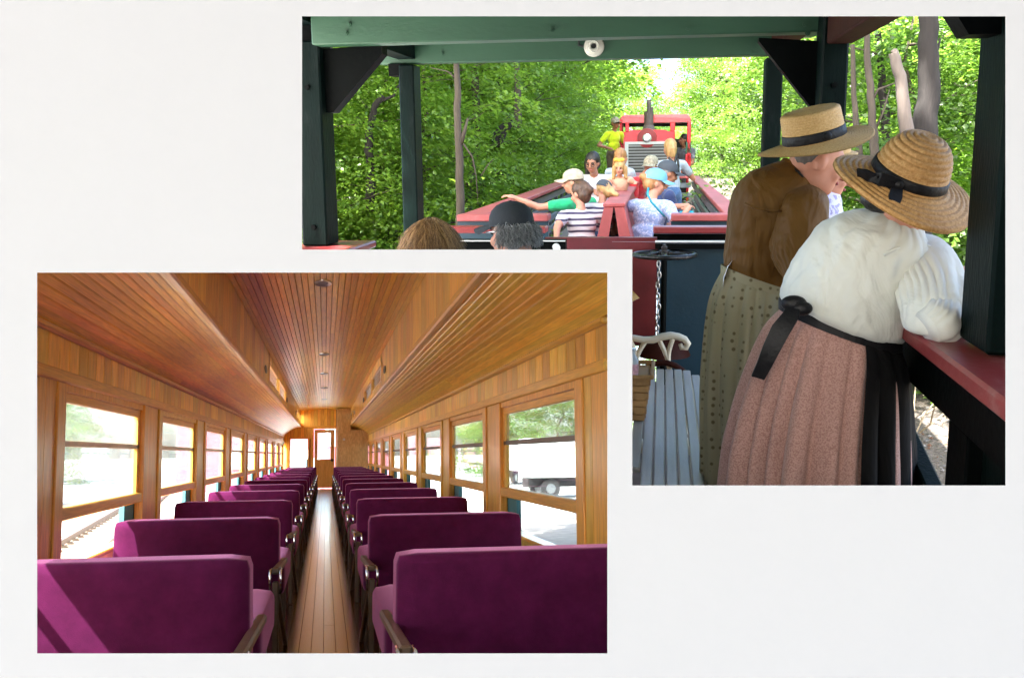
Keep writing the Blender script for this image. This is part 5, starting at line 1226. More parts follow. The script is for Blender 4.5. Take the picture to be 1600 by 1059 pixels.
# man in green reaching over the side rail
t, hc, Fm, s = sitter('man in a green T-shirt and tan cap resting his arm on the left rail', at(892, 372, 10.7), R(55), R(12), C_GREEN, C_DARK, s=1.0, head_yaw=R(88), head_pitch=R(-4), hands=(at(806, 310, 10.3), None), hints=((.0, -.2, -.9), (.6, -.3, -.6)), head_at=at(895, 285, 10.6), girth=1.05)
hair(hc, Fm, s * .95, H_BROWN, t, low=.06); cap_hat(hc, Fm, s * 1.04, K_TAN, t); face(hc, Fm, s, t)
# girl with glasses
t, hc, Fm, s = sitter('girl in a white T-shirt with glasses and a dark ponytail twisting round on her seat', at(945, 345, 12.4), R(170), R(20), C_WHITE, C_JEAN, SK2, s=1.0, head_yaw=R(165), head_pitch=R(-14), hands=(at(962, 285, 11.6), at(930, 300, 11.8)), head_at=at(926, 255, 12.2))
hair(hc, Fm, s, H_DARK, t, [((.05, -.07, .04), (.10, -.12, -.02), .05, .05), ((.10, -.12, -.02), (.11, -.1, -.16), .05, .03)], low=.07); face(hc, Fm, s, t)
for q in (-1, 1):
    T = lambda x, y, z: Vector(hc) + Fm @ Vector((x * s, y * s, z * s))
    MB().lathe([(.021 + .0035 * math.cos(a), .0035 * math.sin(a)) for a in [2 * math.pi * k / 6 for k in range(6)]], 16, Matrix.Translation(T(q * .034, .103, .004)) @ (Fm @ Matrix.Rotation(R(90), 3, 'X')).to_4x4(), closed=True).build('glasses_rim', M_BLACKFIT, t, True)
# toddler
t, hc, Fm, s = sitter('blond toddler in peach with a yellow hair bow leaning on the red divider', at(966, 318, 11.3), R(178), R(14), C_PEACH, C_PEACH, s=.62, head_yaw=R(172), head_pitch=R(-8), hands=(at(999, 288, 10.6), at(960, 296, 10.8)), sleeve=.15, head_at=at(968, 263, 11.2), standing=True)
hair(hc, Fm, s * 1.1, H_BLOND, t, [((-.085, -.02, .0), (-.10, .0, -.15), .04, .03), ((.085, -.02, .0), (.10, .0, -.15), .04, .03)], low=.1); face(hc, Fm, s, t)
T = lambda x, y, z: Vector(hc) + Fm @ Vector((x * s, y * s, z * s))
MB().ell(T(-.05, .03, .15), (.05 * s, .03 * s, .035 * s), Fm).ell(T(.05, .03, .15), (.05 * s, .03 * s, .035 * s), Fm).ell(T(0, .03, .14), (.02, .02, .02)).build('hair_bow', paint('yellow_bow', (0.62, 0.36, 0.04), rough=0.6), t, True)
# child behind the toddler
t, hc, Fm, s = sitter('curly blond child facing away behind the toddler', at(972, 300, 13.0), R(-20), R(5), C_GREY, C_JEAN, s=.8, head_yaw=R(-50), head_at=at(971, 246, 12.9))
hair(hc, Fm, s * 1.08, H_STRAW, t, [((-.05, -.06, -.04), (-.06, -.07, -.13), .05, .04), ((.05, -.06, -.04), (.06, -.07, -.13), .05, .04)]); face(hc, Fm, s, t)
# man in red with a camouflage cap
t, hc, Fm, s = sitter('smiling man in a red shirt and camouflage cap beyond the divider', at(1016, 318, 13.2), R(-120), R(25), C_RED, C_DARK, s=.95, head_yaw=R(-150), head_pitch=R(-6), hands=(at(1002, 272, 12.0), None), head_at=at(1017, 260, 12.6))
hair(hc, Fm, s * .93, H_GREY, t, low=.05); cap_hat(hc, Matrix.Rotation(R(-50), 3, 'Z') @ Fm, s * 1.05, K_CAMO, t); face(hc, Fm, s, t)
# woman in pale blue with a visor
t, hc, Fm, s = sitter('woman in a pale blue blouse and turquoise visor with a teal strap across her back', at(1032, 350, 9.7), R(-32), R(10), C_BLUE, C_JEAN, s=1.0, head_yaw=R(-75), head_pitch=R(-12), hands=(at(1068, 322, 10.2), at(1072, 330, 9.7)), hints=((-.5, .3, -.7), (.9, -.3, -.5)), head_at=at(1024, 286, 9.9), girth=1.22)
hair(hc, Fm, s * .98, H_STRAW, t, [((0, -.1, .02), (0, -.14, .04), .04, .035)], low=.07); face(hc, Fm, s, t)
cap_hat(hc, Fm, s * 1.05, K_BLUE, t, K_BLUE, name='visor')
P0 = [at(px, py, d_) - hp_ for hp_ in (W_WOODS.inverted() @ t.matrix_world.translation,) for px, py, d_ in ((1013, 294, 9.62), (1012, 304, 9.55), (1018, 316, 9.53), (1028, 327, 9.53), (1038, 338, 9.55))]
MB().tube(P0, 0.011, 6).build('bag_strap', paint('teal_strap', (0.02, 0.25, 0.34), rough=0.6), t, True)
cl = thing('cloth', 'bright turquoise cloth in the hands of the woman in pale blue', 'cloth', W_WOODS, at(1070, 335, 9.75))
blob([('e', (0, 0, 0), (.06, .05, .035), 0), ('e', (.04, .02, .01), (.05, .04, .025), 0), ('e', (-.04, -.01, -.005), (.035, .04, .02), 0)], .012, 3, [cloth('turquoise_cloth', (0.02, 0.38, 0.55))], 'fabric', cl, lambda v: .012 * noise.noise(v * 30))
# man in a slate cap beside her
t, hc, Fm, s = sitter('man in navy with a slate cap seated just behind the woman in pale blue', at(1044, 345, 11.0), R(-60), R(12), C_NAVY, C_JEAN, SK2, s=1.0, head_yaw=R(-70), head_pitch=R(-14), head_at=at(1043, 272, 10.9))
hair(hc, Fm, s * .94, H_GREY, t, low=.06); cap_hat(hc, Fm, s * 1.06, K_SLATE, t); face(hc, Fm, s, t)
# girl standing in jeans and dark straps
t, hc, Fm, s = sitter('blond girl standing in a grey tee, dark straps and blue jeans', at(1050, 284, 13.4), R(25), R(4), C_GREY, C_JEAN, s=.90, head_yaw=R(30), hands=(at(1030, 262, 13.2), at(1062, 262, 13.6)), standing=True, head_at=at(1046, 232, 13.4), girth=.92)
hair(hc, Fm, s * 1.03, H_BLOND, t, [((0, -.1, .0), (0, -.11, -.10), .05, .03)], low=.11)
for pp in (((1044, 246), (1052, 254), (1059, 268)), ((1056, 246), (1054, 256), (1046, 268)), ((1059, 247), (1060, 258), (1060, 270))):
    MB().tube([at(a, b, 13.2) - W_WOODS.inverted() @ t.matrix_world.translation for a, b in pp], 0.016, 6).build('strap', M_BLACKFIT, t, True)
# engineer on the footplate
t, hc, Fm, s = sitter('engineer in a lime safety shirt, cap and sunglasses standing beside the cab', at(960, 232, 21.2), R(-140), R(2), C_LIME, C_KHAKI, SK2, s=.95, head_yaw=R(-150), hands=(at(972, 214, 21.6), at(952, 232, 21.0)), standing=True, head_at=at(961.5, 193, 21.2))
hair(hc, Fm, s * .93, H_DARK, t, low=.05); cap_hat(hc, Fm, s * 1.03, K_CAMO, t); face(hc, Fm, s, t)
T = lambda x, y, z: Vector(hc) + Fm @ Vector((x * s, y * s, z * s))
MB().tube([T(-.07, .05, .008), T(-.035, .095, .006), T(.035, .095, .006), T(.07, .05, .008)], .014 * s, 6).build('sunglasses', M_BLACKFIT, t)
# driver in the cab
t, hc, Fm, s = sitter('driver in a grey shirt sitting in the right cab doorway', at(1068, 262, 22.3), R(160), R(6), cloth('charcoal_shirt', (0.12, 0.13, 0.15)), C_DARK, SK2, s=1.0, head_yaw=R(120), head_at=at(1068, 219, 22.4))
hair(hc, Fm, s, H_DARK, t); face(hc, Fm, s, t)

# two passengers' heads in the foreground
def strands(c, Fm, s, n, seed, mats, parent, length, curl, spread=1.0, part_x=0.0, rad=.0022, zmin=-.2, floor_z=-.3):
    rg = random.Random(seed); mb = MB()
    for k in range(n):
        th = rg.uniform(0, 6.283); ph = math.acos(rg.uniform(-.25, 1))
        p = Vector((math.sin(ph) * math.cos(th) * .082, math.sin(ph) * math.sin(th) * .098 - .015, math.cos(ph) * .10 + .03))
        if p.y > .055 and p.z < .07: continue
        if zmin > -.1 and (p.z > .075 or p.y > -.02): continue
        nrm = Vector((p.x, p.y + .015, p.z - .03)).normalized(); pts = [p.copy()]; q = p.copy()
        dn = Vector((p.x * 3 + rg.gauss(0, .25), p.y * 2.2 - .12 + rg.gauss(0, .2), -.9)); st = length / 6
        for i in range(6):
            dirv = (nrm * (.5 - .13 * i) + dn * (.35 + .18 * i)).normalized() + Vector((rg.gauss(0, curl), rg.gauss(0, curl), rg.gauss(0, curl))); q = q + dirv.normalized() * st
            e = Vector((q.x / .098, (q.y + .015) / .112, (q.z - .03) / .115)); 
            if e.length < 1 and q.z > -.06: q = Vector((q.x / e.length, (q.y + .015) / e.length - .015, (q.z - .03) / e.length + .03))
            q.z = max(q.z, floor_z); pts.append(q.copy())
        mb.tube([Vector(c) + Fm @ (v * s) for v in pts], [rad, rad, rad, rad * .9, rad * .8, rad * .6, rad * .3], 3, False, rg.randrange(len(mats)))
    o = mb.build('hair', mats, parent, True); o['kind'] = 'stuff'; return o
c = at(798, 354, 4.35); t = thing('person', 'grey-haired man in a charcoal baseball cap and glasses in the foreground', 'person', W_WOODS, c)
Fm = Matrix.Rotation(R(50), 3, 'Z') @ Matrix.Rotation(R(-4), 3, 'X'); hc = Vector((0, 0, -.03))
blob(head_prims(hc, Fm, 1.0) + [('c', hc + Vector((.03, -.02, -.04)), hc + Vector((.045, -.03, -.10)), .056, .058, 0)], .0065, 3, [SK], 'head', t)
face(hc, Fm, 1.0, t)
blob([('e', hc + Fm @ Vector((0, -.04, .012)), (.083, .066, .085), 0, Fm), ('e', hc + Fm @ Vector((0, -.05, -.055)), (.06, .04, .04), 0, Fm)], .012, 2, [H_GREY], 'hair_base', t)
cap_hat(hc + Fm @ Vector((0, 0, .005)), Fm, 1.0, K_CHAR, t, bl=1.35)
strands(hc - Vector((0, 0, .035)), Fm, 1.0, 5200, 4, [H_GREY, paint('silver_hair', (0.38, 0.38, 0.37), rough=0.45), paint('iron_hair', (0.16, 0.16, 0.165), rough=0.45)], t, .05, .42, rad=.0014, zmin=0, floor_z=-.085)
T = lambda x, y, z: hc + Fm @ Vector((x, y, z))
MB().tube([T(-.082, -.0, .012), T(-.07, .07, .012), T(-.055, .1, .01), T(-.02, .108, .005)], .003, 6).build('glasses_frame', M_STEEL, t, True)
c = at(676, 386, 4.9); t = thing('person', 'person with bobbed light brown hair in the foreground seen from behind', 'person', W_WOODS, c)
Fm = Matrix.Rotation(R(-6), 3, 'Z'); hc = Vector((0, 0, -.01))
blob([('e', hc + Vector((0, 0, .02)), (.075, .09, .075), 0), ('c', hc + Vector((-.02, .02, 0)), hc + Vector((.02, .02, -.01)), .06, .06, 0)], .009, 3, [SK], 'head', t)
blob([('e', hc + Vector((0, -.01, .02)), (.092, .104, .10), 0), ('e', hc + Vector((0, -.03, -.01)), (.096, .088, .05), 0)], .012, 3, [hair_mat('honey_hair', (0.24, 0.13, 0.045))], 'hair_base', t)
strands(hc, Fm, 1.06, 5200, 9, [MATS['honey_hair'], paint('gold_hair', (0.42, 0.25, 0.10), rough=0.4), paint('umber_hair', (0.13, 0.065, 0.024), rough=0.45)], t, .12, .035, rad=.0010, floor_z=-.022)


# ---------------------------------------------------------------- the women at the rail
def straw(name, c1, c2, sc):
    m, nt, b = newmat(name); N, L = nt.nodes, nt.links; setp(b, rough=0.6, spec=0.3)
    tc = N.new('ShaderNodeTexCoord'); n1 = N.new('ShaderNodeTexNoise'); n1.inputs['Scale'].default_value = sc; n1.inputs['Detail'].default_value = 5; n1.inputs['Roughness'].default_value = .7; L.new(tc.outputs['Object'], n1.inputs['Vector'])
    mr = N.new('ShaderNodeMapRange'); mr.inputs[1].default_value = .3; mr.inputs[2].default_value = .7; L.new(n1.outputs[0], mr.inputs[0])
    mx = N.new('ShaderNodeMix'); mx.data_type = 'RGBA'; L.new(mr.outputs[0], mx.inputs[0]); mx.inputs[6].default_value = (*c1, 1); mx.inputs[7].default_value = (*c2, 1); L.new(mx.outputs[2], b.inputs['Base Color'])
    bp = N.new('ShaderNodeBump'); bp.inputs['Strength'].default_value = .6; bp.inputs['Distance'].default_value = .004; L.new(n1.outputs[0], bp.inputs['Height']); L.new(bp.outputs[0], b.inputs['Normal'])
    MATS[name] = m; return m
M_STRAW1 = straw('golden_braided_straw', (0.33, 0.155, 0.04), (0.62, 0.38, 0.15), 120)
M_STRAW2 = straw('pale_plaited_straw', (0.40, 0.23, 0.07), (0.60, 0.40, 0.17), 160)
M_RIB = paint('black_ribbon', (0.004, 0.004, 0.005), rough=0.55, var=0.3, bump=0.3, bscale=80, spec=0.3)

def hat(parent, c, axis, spin, rb, rc, hcrown, mat, ridge, amp, dome, brim_droop, wav=0.0):
    """straw hat as a turned profile with braid ridges; axis = direction of the crown"""
    z = Vector(axis).normalized(); x = Vector((1, 0, 0)); x = (x - z * x.dot(z)).normalized(); y = z.cross(x)
    M = Matrix((x, y, z)).transposed().to_4x4(); M.translation = c
    path = [(rb, -brim_droop)]
    def seg(a, b, n, f=lambda t: t):
        for k in range(1, n + 1):
            t = k / n; path.append((a[0] + (b[0] - a[0]) * t, a[1] + (b[1] - a[1]) * f(t)))
    seg((rb, -brim_droop), (rc * 1.03, 0.0), int((rb - rc) / ridge * 6), lambda t: t ** .8)
    if dome:
        n = int(hcrown * 1.35 / ridge * 6)
        for k in range(1, n + 1):
            t = k / n; a = t * R(90); path.append((rc * (math.cos(a) ** 0.62 if t < 1 else 0) * (1 - 0.04 * t), hcrown * (math.sin(a) ** 0.95)))
    else:
        seg((rc * 1.03, 0), (rc * .97, hcrown * .9), int(hcrown / ridge * 6)); 
        for k in range(1, 7): a = R(90) * k / 6; path.append((rc * .97 - .018 * (1 - math.cos(a)), hcrown * .9 + .1 * hcrown * math.sin(a)))
        seg((rc * .97 - .018, hcrown), (0.0005, hcrown * 1.0), int(rc / ridge * 6))
    prof = []; s_ = 0
    for i, (r, zz) in enumerate(path):
        if i: s_ += math.hypot(r - path[i - 1][0], zz - path[i - 1][1])
        a = path[max(i - 1, 0)]; b = path[min(i + 1, len(path) - 1)]; tx, tz = b[0] - a[0], b[1] - a[1]; l = math.hypot(tx, tz) or 1
        k = amp * abs(math.sin(math.pi * s_ / ridge)) ** .6
        prof.append((max(0.0003, r + tz / l * k), zz - tx / l * k))
    fn = lambda p, a: Vector((p.x, p.y, p.z + wav * math.sin(2 * a + .6) * max(0, (math.hypot(p.x, p.y) - rc) / (rb - rc))))
    o = MB().lathe(prof, 96, M, fn=fn).lathe([(r, zz - .004) for r, zz in path[:int((rb - rc) / ridge * 6) + 1]], 96, M, fn=fn).build('straw_hat', mat, parent, True)
    return o, M
def band(parent, M, r0, r1, z0, z1, tilt=0.0):
    return MB().lathe([(r0 + .006, z0), (r0 + .008, z0 + .004), (r1 + .008, z1 - .004), (r1 + .005, z1), (r1 - .004, z1)], 64, M).build('hat_band', M_RIB, parent, True)
def ribbon(parent, pts, widths, wdir, name='ribbon_tail', th=.003, mat=None):
    pts = [Vector(p) for p in pts]; wdir = Vector(wdir).normalized(); rings = []
    for i, p in enumerate(pts):
        t = (pts[min(i + 1, len(pts) - 1)] - pts[max(i - 1, 0)]).normalized(); w = (wdir - t * wdir.dot(t)).normalized() * widths[i] / 2; n = t.cross(w).normalized() * th
        rings.append([p - w - n, p + w - n, p + w + n, p - w + n])
    return MB().loft(rings).build(name, mat or M_RIB, parent, 40)

def skirt(parent, rings, mat, name='skirt', npl=19, amp=.02, seed=0, a0=0.0, a1=6.2832, push=0.0, n=220, thick=False):
    """rings: (centre, rx, ry, tilt vector of the plane's x-slope, pleat depth); pleats deepen downwards"""
    rg = random.Random(seed); ph = [rg.uniform(0, 6.28) for _ in range(6)]
    def fold(a, t):
        w = a * npl + 1.3 * math.sin(a * 3 + ph[0]) + 1.6 * math.sin(a * 5 + ph[1]) + .5 * math.sin(a * 2 + t * 2.0 + ph[2])
        f = abs(math.sin(w * .5)) ** .75 * 2 - 1
        w2 = a * npl * .43 + 1.1 * math.sin(a * 4 + ph[3]) + t * 1.2; f2 = math.sin(w2)
        return .62 * f + .38 * f2
    # interpolate the rings finely
    K = 40; out = []
    for q in range(K + 1):
        u = q / K * (len(rings) - 1); i = min(int(u), len(rings) - 2); f = u - i; A, B = rings[i], rings[i + 1]
        def cr(g):   # smooth blend of neighbouring values
            p0 = rings[max(i - 1, 0)]; p3 = rings[min(i + 2, len(rings) - 1)]
            v0, v1, v2, v3 = g(p0), g(A), g(B), g(p3)
            return 0.5 * ((2 * v1) + (v2 - v0) * f + (2 * v0 - 5 * v1 + 4 * v2 - v3) * f * f + (3 * v1 - v0 - 3 * v2 + v3) * f ** 3)
        c = Vector([cr(lambda r: r[0][k]) for k in range(3)]); rx, ry = cr(lambda r: r[1]), cr(lambda r: r[2]); tl = cr(lambda r: r[3]); dp = cr(lambda r: r[4])
        ring = []
        for j in range(n + (0 if a1 - a0 > 6.28 else 1)):
            a = a0 + (a1 - a0) * j / n
            k = 1 + (dp * fold(a, q / K)) / max(rx, .05) + push / rx
            p = Vector((math.cos(a) * rx * k, math.sin(a) * ry * k, 0)); p.z = tl * p.x
            ring.append(c + p)
        out.append(ring)
    mb = MB().loft(out, cap=False, close=(a1 - a0 > 6.28)); o = mb.build(name, mat, parent, True)
    return o

def dotted():
    m, nt, b = newmat('olive_dotted_cotton'); N, L = nt.nodes, nt.links; setp(b, rough=.9, spec=.1)
    tc = N.new('ShaderNodeTexCoord'); mp = N.new('ShaderNodeMapping'); mp.inputs['Scale'].default_value = (33, 33, 33); L.new(tc.outputs['Object'], mp.inputs[0])
    v = N.new('ShaderNodeTexVoronoi'); v.inputs['Scale'].default_value = 1.0; v.inputs['Randomness'].default_value = .25; L.new(mp.outputs[0], v.inputs['Vector'])
    r = N.new('ShaderNodeMapRange'); r.inputs[1].default_value = .17; r.inputs[2].default_value = .27; r.inputs[3].default_value = 1; r.inputs[4].default_value = 0; L.new(v.outputs['Distance'], r.inputs[0])
    mx = N.new('ShaderNodeMix'); mx.data_type = 'RGBA'; L.new(r.outputs[0], mx.inputs[0]); mx.inputs[6].default_value = (0.26, 0.235, 0.15, 1); mx.inputs[7].default_value = (0.115, 0.095, 0.05, 1); L.new(mx.outputs[2], b.inputs['Base Color']); return m
C_BLOUSE = cloth('white_cotton_blouse', (0.60, 0.62, 0.57), var=0.05, folds=0.55, fscale=5.5, stretch=(1.6, 1, .8), rough=0.8)
C_BROWN = cloth('brown_cotton_blouse', (0.098, 0.044, 0.006), var=0.12, shn=0.03, folds=0.6, fscale=7, stretch=(1.8, 1, .6), rough=0.6)
C_PINK = cloth('pink_printed_cotton', (0.48, 0.285, 0.245), var=0.08, folds=0.2, fscale=8, print_=(0.32, 0.172, 0.145), pscale=240, stretch=(2, 2, .4), thr=(.42, .62))
C_BLACK = cloth('black_apron_cotton', (0.0035, 0.0035, 0.004), var=0.2, shn=0.0, folds=0.3, fscale=6, stretch=(3, 3, .4))
C_LAV = cloth('lavender_printed_cotton', (0.58, 0.58, 0.72), var=0.05, folds=0.3, print_=(0.30, 0.28, 0.48), pscale=55, thr=(.5, .56))
C_OLIVE = dotted()

def fold_field(seed, dirn, amp, freq):
    dirn = Vector(dirn).normalized(); a = dirn.orthogonal().normalized(); b = dirn.cross(a); o_ = Vector((seed * 7.3, seed * 3.1, 0))
    def f(v):
        w = noise.noise(v * 4 + o_) * .8
        return amp * (1 - 2 * abs(noise.noise(Vector(((v.dot(a) + w * .08) * freq, (v.dot(b) + w * .08) * freq, v.dot(dirn) * freq * .25)) + o_))) * .8 + amp * .5 * noise.noise(v * freq * .6 + o_)
    return f

def gathers(n, u, seed, amp, fade, sharp=.6):
    """creases running along n, spaced by u per metre; fade(v) scales them over the garment"""
    n = Vector(n).normalized(); a = n.cross(Vector((0, 1, 0))).normalized(); o_ = Vector((seed * 5.1, 0, seed * 2.3))
    def f(v):
        x = v.dot(a) * u + v.y * u * .35 + 1.6 * noise.noise(Vector((v.x * 3, v.y * 3, v.z * 2.2)) + o_) + .5 * noise.noise(v * 9 + o_)
        k = abs(math.sin(x * 3.1416)); w = .5 + .5 * noise.noise(v * 5 + o_ * 2)
        return amp * fade(v) * (k ** sharp - .6) * (0.25 + 1.1 * max(0, w))
    return f
def garment(parent, rings, mat, name, nf, seed, sub=12, n=190, sharp=.85, side=(1, 0, 0)):
    """a sewn tube of cloth: rings of (centre, rx, ry, normal, fold depth); folds run along it and drift"""
    rg = random.Random(seed); ph = [rg.uniform(0, 6.28) for _ in range(6)]; out = []; m_ = len(rings)
    for q in range((m_ - 1) * sub + 1):
        u = q / sub; i = min(int(u), m_ - 2); f = u - i
        p0, A, B, p3 = rings[max(i - 1, 0)], rings[i], rings[i + 1], rings[min(i + 2, m_ - 1)]
        cr = lambda v0, v1, v2, v3: 0.5 * ((2 * v1) + (v2 - v0) * f + (2 * v0 - 5 * v1 + 4 * v2 - v3) * f * f + (3 * v1 - v0 - 3 * v2 + v3) * f ** 3)
        c = cr(p0[0], A[0], B[0], p3[0]); rx = cr(p0[1], A[1], B[1], p3[1]); ry = cr(p0[2], A[2], B[2], p3[2]); nn = cr(Vector(p0[3]), Vector(A[3]), Vector(B[3]), Vector(p3[3])).normalized(); dp = A[4] + (B[4] - A[4]) * f
        x = Vector(side); x = (x - nn * x.dot(nn)).normalized(); y = nn.cross(x); ring = []
        for j in range(n):
            a = 2 * math.pi * j / n; t = u / (m_ - 1)
            w = a * nf * .5 + 1.5 * math.sin(a * 2 + ph[0]) + 1.2 * math.sin(a * 3 + ph[1] + t * 2.5) + 1.4 * math.sin(t * 5 + ph[2])
            pos = c + x * math.cos(a) * rx + y * math.sin(a) * ry; so = Vector((seed * 3.3, seed, 0))
            fo = (abs(math.sin(w)) ** sharp - .6) * max(0, .35 + 1.3 * noise.noise(pos * 4 + so))
            wp = pos + Vector((noise.noise(pos * 5 + so), noise.noise(pos * 5 + so * 2), noise.noise(pos * 5 - so))) * .06
            fo += .55 * (1 - 2.2 * abs(noise.noise(Vector((wp.x * 11 + wp.z * 6, wp.y * 9, wp.z * 4)) + so))) * max(0, .4 + noise.noise(pos * 3.3 - so))
            fo += .30 * (1 - 2.2 * abs(noise.noise(wp * 20 + so))) + .16 * noise.noise(wp * 44 + so)
            k = dp * fo
            ring.append(pos + (x * math.cos(a) + y * math.sin(a)) * k + nn * (.012 * noise.noise(pos * 6)))
        out.append(ring)
    return MB().loft(out, cap=True).build(name, mat, parent, True)
# --- nearer woman: white blouse, pink skirt, black apron
D1 = 2.95
base = Vector((at(1285, 640, D1).x, D1, DECK)); w1 = thing('person', 'woman in a white blouse, pink printed skirt and black apron leaning on the red rail', 'person', W_WOODS, base)
def q1(px, py, d=D1): return at(px, py, d) - base
wst = q1(1312, 512)
rings = [(wst, .155, .125, -.36, .003), (q1(1304, 545), .185, .155, -.30, .014), (q1(1293, 590), .206, .185, -.16, .024), (q1(1281, 660), .228, .215, -.05, .033), (q1(1272, 758), .246, .245, 0, .040), (Vector((q1(1268, 800).x, .0, .02)), .285, .29, 0, .034)]
skirt(w1, rings, C_PINK, 'skirt', 21, seed=2)
skirt(w1, rings, C_BLACK, 'apron', 12, seed=5, a0=R(-74), a1=R(75), push=.013, n=70)
# waist tie with hanging sash
tie = []
for k in range(49):
    a = 2 * math.pi * k / 48; p = Vector((math.cos(a) * .163, math.sin(a) * .133, 0)); p.z = -.36 * p.x + .006; tie.append(wst + p)
MB().loft([[p + Vector((0, 0, -.017)), p + Vector((0, 0, .017)), p * 1 + (p - wst).normalized() * .008 + Vector((0, 0, .015)), p + (p - wst).normalized() * .008 + Vector((0, 0, -.015))] for p in tie], cap=False).build('waist_tie', M_RIB, w1, 40)
ribbon(w1, [q1(1243, 473, 2.80), q1(1236, 492, 2.76), q1(1220, 515, 2.74), q1(1205, 545, 2.735), q1(1194, 570, 2.74), q1(1184, 590, 2.75)], [.028, .045, .05, .046, .04, .036], (1, 0, .35), 'sash_tail')
MB().ell(q1(1240, 474, 2.80), (.035, .025, .022)).ell(q1(1252, 482, 2.79), (.03, .022, .02)).build('sash_knot', M_RIB, w1, True)
# blouse: torso, sleeve, shoulder
garment(w1, [(q1(1313, 510), .158, .128, (.33, 0, .94), .004), (q1(1316, 492), .178, .155, (.33, 0, .94), .012), (q1(1332, 448), .172, .165, (.36, .05, .93), .013), (q1(1362, 404), .165, .158, (.50, .1, .86), .012), (q1(1392, 374), .142, .13, (.55, .1, .83), .008),
             (q1(1401, 347), .085, .085, (.52, .1, .85), .003), (q1(1409, 335), .056, .058, (.45, .1, .89), .001)], C_BLOUSE, 'blouse', 17, 3)
sl = garment(w1, [(q1(1404, 378, 3.0), .045, .05, (.6, -.1, -.8), .0), (q1(1426, 390, 2.95), .078, .08, (.4, -.2, -.9), .006), (q1(1450, 430, 2.85), .088, .09, (.12, -.3, -1), .012), (q1(1461, 470, 2.76), .086, .09, (0, -.3, -1), .013), (q1(1463, 503, 2.72), .082, .082, (-.05, -.1, -1), .010), (q1(1464, 519, 2.71), .072, .075, (0, 0, -1), .006), (q1(1464, 526, 2.71), .03, .035, (0, 0, -1), .0)], C_BLOUSE, 'sleeve', 20, 8)
garment(w1, [(q1(1450, 512, 2.64), .045, .04, (.8, .3, .4), .002), (q1(1474, 500, 2.66), .056, .052, (.8, .4, .5), .008), (q1(1488, 474, 2.80), .05, .052, (.5, .7, .5), .009), (q1(1494, 454, 3.02), .036, .036, (.2, .9, .3), .003), (q1(1496, 450, 3.05), .038, .038, (.2, .9, .3), .001)], C_BLOUSE, 'cuff_sleeve', 12, 5, n=80)
garment(w1, [(q1(1360, 440, 3.15), .07, .07, (.8, .3, -.4), .004), (q1(1410, 475, 3.18), .075, .075, (.9, .2, -.3), .008), (q1(1450, 505, 3.1), .05, .05, (.9, 0, -.3), .004)], C_BLOUSE, 'sleeve', 12, 6, n=80)
# gathered seam over the shoulder
MB().tube([q1(px, py, d_) for px, py, d_ in ((1382, 398, 2.78), (1400, 388, 2.80), (1425, 382, 2.84), (1450, 384, 2.86), (1468, 392, 2.88))], .0045, 6).build('shoulder_seam', C_BLOUSE, sl, True)
blob([('c', q1(1494, 450, 3.03), q1(1498, 443, 3.06), .03, .026, 0)] + hand_prims(q1(1497, 444, 3.05), (.2, .5, .25), (0, 0, -1), .95), .0075, 3, [SK], 'hand', w1)
# neck, head, dark hair in a net
hc1 = q1(1418, 300, 2.90); Fm1 = Matrix.Rotation(R(-55), 3, 'Z') @ Matrix.Rotation(R(-30), 3, 'X')
blob(head_prims(hc1, Fm1, 1.0) + [('c', q1(1405, 345), hc1 + Vector((-.0, 0, -.04)), .055, .05, 0)], .0085, 3, [SK], 'head', w1); face(hc1, Fm1, 1.0, w1)
blob([('e', hc1 + Fm1 @ Vector((0, -.04, .02)), (.088, .085, .10), 0, Fm1), ('e', q1(1378, 316, 2.9), (.062, .05, .034), 0, Matrix.Rotation(R(18), 3, 'Y')), ('e', q1(1402, 322, 2.9), (.055, .045, .03), 0)], .01, 3, [H_DARK], 'hair', w1, lambda v: .003 * noise.noise(v * 120))
ax1 = (.31, -.40, .90)
hat1, MH1 = hat(w1, q1(1418, 280, 2.80), ax1, 0, .188, .092, .119, M_STRAW1, .0155, .0062, True, .030, wav=.012)
MB().lathe([(.099, .006), (.102, .009), (.099, .030), (.096, .033), (.09, .033)], 64, MH1).build('hat_band', M_RIB, hat1, True)
def onhat(a, r, z): return MH1 @ Vector((math.cos(a) * r, math.sin(a) * r, z))
af = R(-118)
ribbon(hat1, [onhat(af, .102, .02), onhat(af - .12, .118, .012), onhat(af - .35, .14, .010), onhat(af - .55, .152, .012), onhat(af - .68, .160, .004)], [.02, .03, .034, .03, .026], MH1.to_3x3() @ Vector((0, 0, 1)) + Vector((0, -.6, 0)), 'ribbon_bow')
ribbon(hat1, [onhat(af, .102, .02), onhat(af - .1, .122, .022), onhat(af - .3, .145, .024), onhat(af - .42, .15, .016), onhat(af - .2, .125, .010)], [.02, .026, .03, .026, .016], (0, -.3, 1), 'ribbon_bow')
ribbon(hat1, [onhat(af, .103, .018), onhat(af + .03, .118, .006), onhat(af + .07, .135, -.002), onhat(af + .10, .152, -.012)], [.02, .03, .034, .03], MH1.to_3x3() @ Vector((1, 0, 0)), 'ribbon_tail')
MB().ell(onhat(af, .108, .018), (.014, .012, .013)).build('ribbon_knot', M_RIB, hat1, True)

